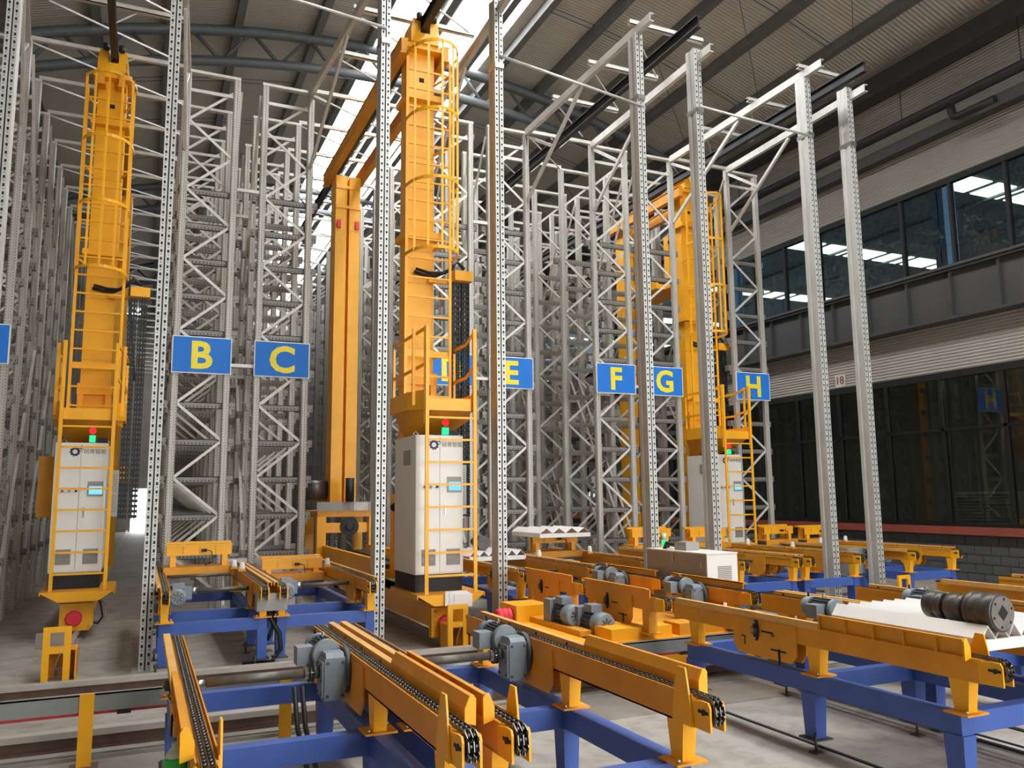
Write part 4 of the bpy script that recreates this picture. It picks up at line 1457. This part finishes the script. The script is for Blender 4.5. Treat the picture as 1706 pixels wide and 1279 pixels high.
bb = thing('busbar_line', 'galvanised busbar cover with red conductor strip on yellow posts', 'busbar', (3, 7.3, 0))
MB().bx(-7, 8.5, .0, .012, .40, .53).bx(-7, 8.5, .0, .07, .52, .53).build('busbar_cover', TRAY, bb)
MB().bx(-7, 8.5, .02, .045, .375, .40).build('red_conductor', REDLINE, bb)
clip = B(-.05, .05, -.0, .06, .365, .395).mesh('clip', BLACK)
for k in range(14):
    put('clip', clip, bb, (-6.2 + k * 1.05, 0, 0))
pm = B(-.05, .05, -.02, .0, 0, .54).mesh('busbar_post', YEL)
pf_ = B(-.1, .1, -.1, .08, 0, .012).mesh('foot_plate', RAILR)
for x in (-.31, 1.17, 2.9, 5.35, 6.9, 8.7):
    p = put('busbar_post', pm, bb, (x - 3, 0, 0))
    put('foot_plate', pf_, p)
    p['label'] = 'yellow post'


def rail_stop(x, y, lb):
    r = thing('rail_end_stop', lb, 'stop', (x, y, 0), 'yellow end stops')
    f = MB().bx(-.14, -.07, -.02, .02, 0, .60).bx(.07, .14, -.02, .02, 0, .60).bx(-.07, .07, -.02, .02, .54, .60).bx(-.07, .07, -.02, .02, .31, .38)
    f.build('stop_frame', YEL, r)
    MB().bx(-.14, -.125, .02, .32, 0, .33).bx(.185, .2, .02, .32, 0, .33).bx(-.14, .2, .30, .32, 0, .33).bx(-.14, .2, .05, .33, .33, .345).build('stop_box', YELD, r)
    MB().tube([(-.02, .0, .1), (.0, -.01, .2), (.03, -.02, .3), (.05, -.02, .36)], .008).build('cable', SILV, r)
    return r


rail_stop(-.79, 10.75, 'yellow end stop frame before the left crane')
rail_stop(3.85, 10.42, 'yellow end stop frame before the middle crane')
rail_stop(11.95, 10.4, 'yellow end stop frame beside the rightmost post')
o = B(-.16, .16, -.012, .012, -.09, .09).build('sensor_plate', CABG, None, (-.88, 11.15, .40))
tag(o, 'grey reflector plate behind the left end stop', 'plate')
pbk = thing('document_bundle', 'white papers clipped to the middle crane platform', 'papers', (3.95, 10.64, .62))
for k in range(3):
    MB().bx(-.2 + k * .06, .12 + k * .03, -.012 - k * .012, -.002 - k * .012, -.06 - .01 * k, .13 - .02 * k).build('sheet', PAPER, pbk)

for k, (x, w, y0, y1) in enumerate(((5.02, .03, 2.6, 7.0), (6.29, .05, 2.4, 7.0), (6.42, .02, 2.4, 7.0), (6.86, .06, 2.4, 7.2))):
    o = B(-w / 2, w / 2, y0, y1, 0, .012).build('floor_channel', BLKST, None, (x, 0, 0))
    tag(o, ('thin dark strip on the floor under the rotor conveyor', 'dark floor channel left of the pair behind the rotor conveyor',
            'thin dark line on the floor beside the floor channel', 'wide dark floor channel farthest right under the conveyors')[k], 'channel', 'dark floor channels')

# grey junction box on the right between the H and G conveyors
jb = thing('junction_box', 'grey junction box standing by the rightmost post', 'box', (11.85, 11.4, 0))
MB().bx(-.2, .2, -.1, .1, .55, 1.0).build('box_body', CABG, jb)
MB().bx(-.19, .19, -.115, -.1, .56, .99).build('box_lid', MOTG, jb)
MB().bx(-.12, .12, -.05, .05, 0, .55).build('stand_plate', BLUE, jb)

# cables between the two left rear conveyors
cb_ = thing('cable_bundle', 'black cable bundle hanging between the B and C conveyors', 'cable', (1.5, 10.6, 0))
MB().tube([(-.05, 0, .72), (.0, -.02, .55), (.1, -.05, .38), (.12, -.05, .2), (.02, -.02, .05), (-.3, .1, .03)], .028).build('cable', BLACK, cb_)
MB().tube([(.04, 0, .72), (.05, .02, .5), (.0, .0, .38), (-.03, .02, .3)], .022).build('cable', BLACK, cb_)
MB().bx(-.18, .18, -.1, .12, .66, .86).build('junction', CABG, cb_)
cb2 = thing('cable_bundle', 'black cables hanging from the nearest conveyor gearmotor', 'cable', (.95, 5.6, 0))
MB().tube([(0, .0, .8), (.02, -.05, .55), (.08, -.1, .3), (.16, -.15, .02)], .016).tube([(.05, .0, .8), (.07, -.05, .55), (.13, -.1, .32), (.2, -.13, .02)], .016).build('cable', BLACK, cb2)

# green bottle and the yellow marker strip near the lower left
bo = thing('spray_bottle', 'green labelled plastic bottle hanging by the nearest conveyor beam', 'bottle', (.19, 4.12, .60))
MB().lathe((0, 0, 0), (0, 0, 1), [(0, .045), (.01, .05), (.25, .05), (.27, .045)], 16).build('bottle_body', GREENB, bo)
MB().bx(-.05, .07, -.05, .05, -.012, 0).build('bracket', YELD, bo)
MB().lathe((0, 0, .27), (0, 0, 1), [(0, .045), (.03, .03), (.04, .018), (.06, .018)], 14).build('bottle_neck', CLEARB, bo)
# white roll on the floor at the right
o = MB().cyl((-.1, 0, .06), (.1, 0, .06), .06, n=14).build('paper_roll', PAPER, None, (14.2, 12.0, 0))
tag(o, 'small white roll on the floor by the block wall', 'roll')
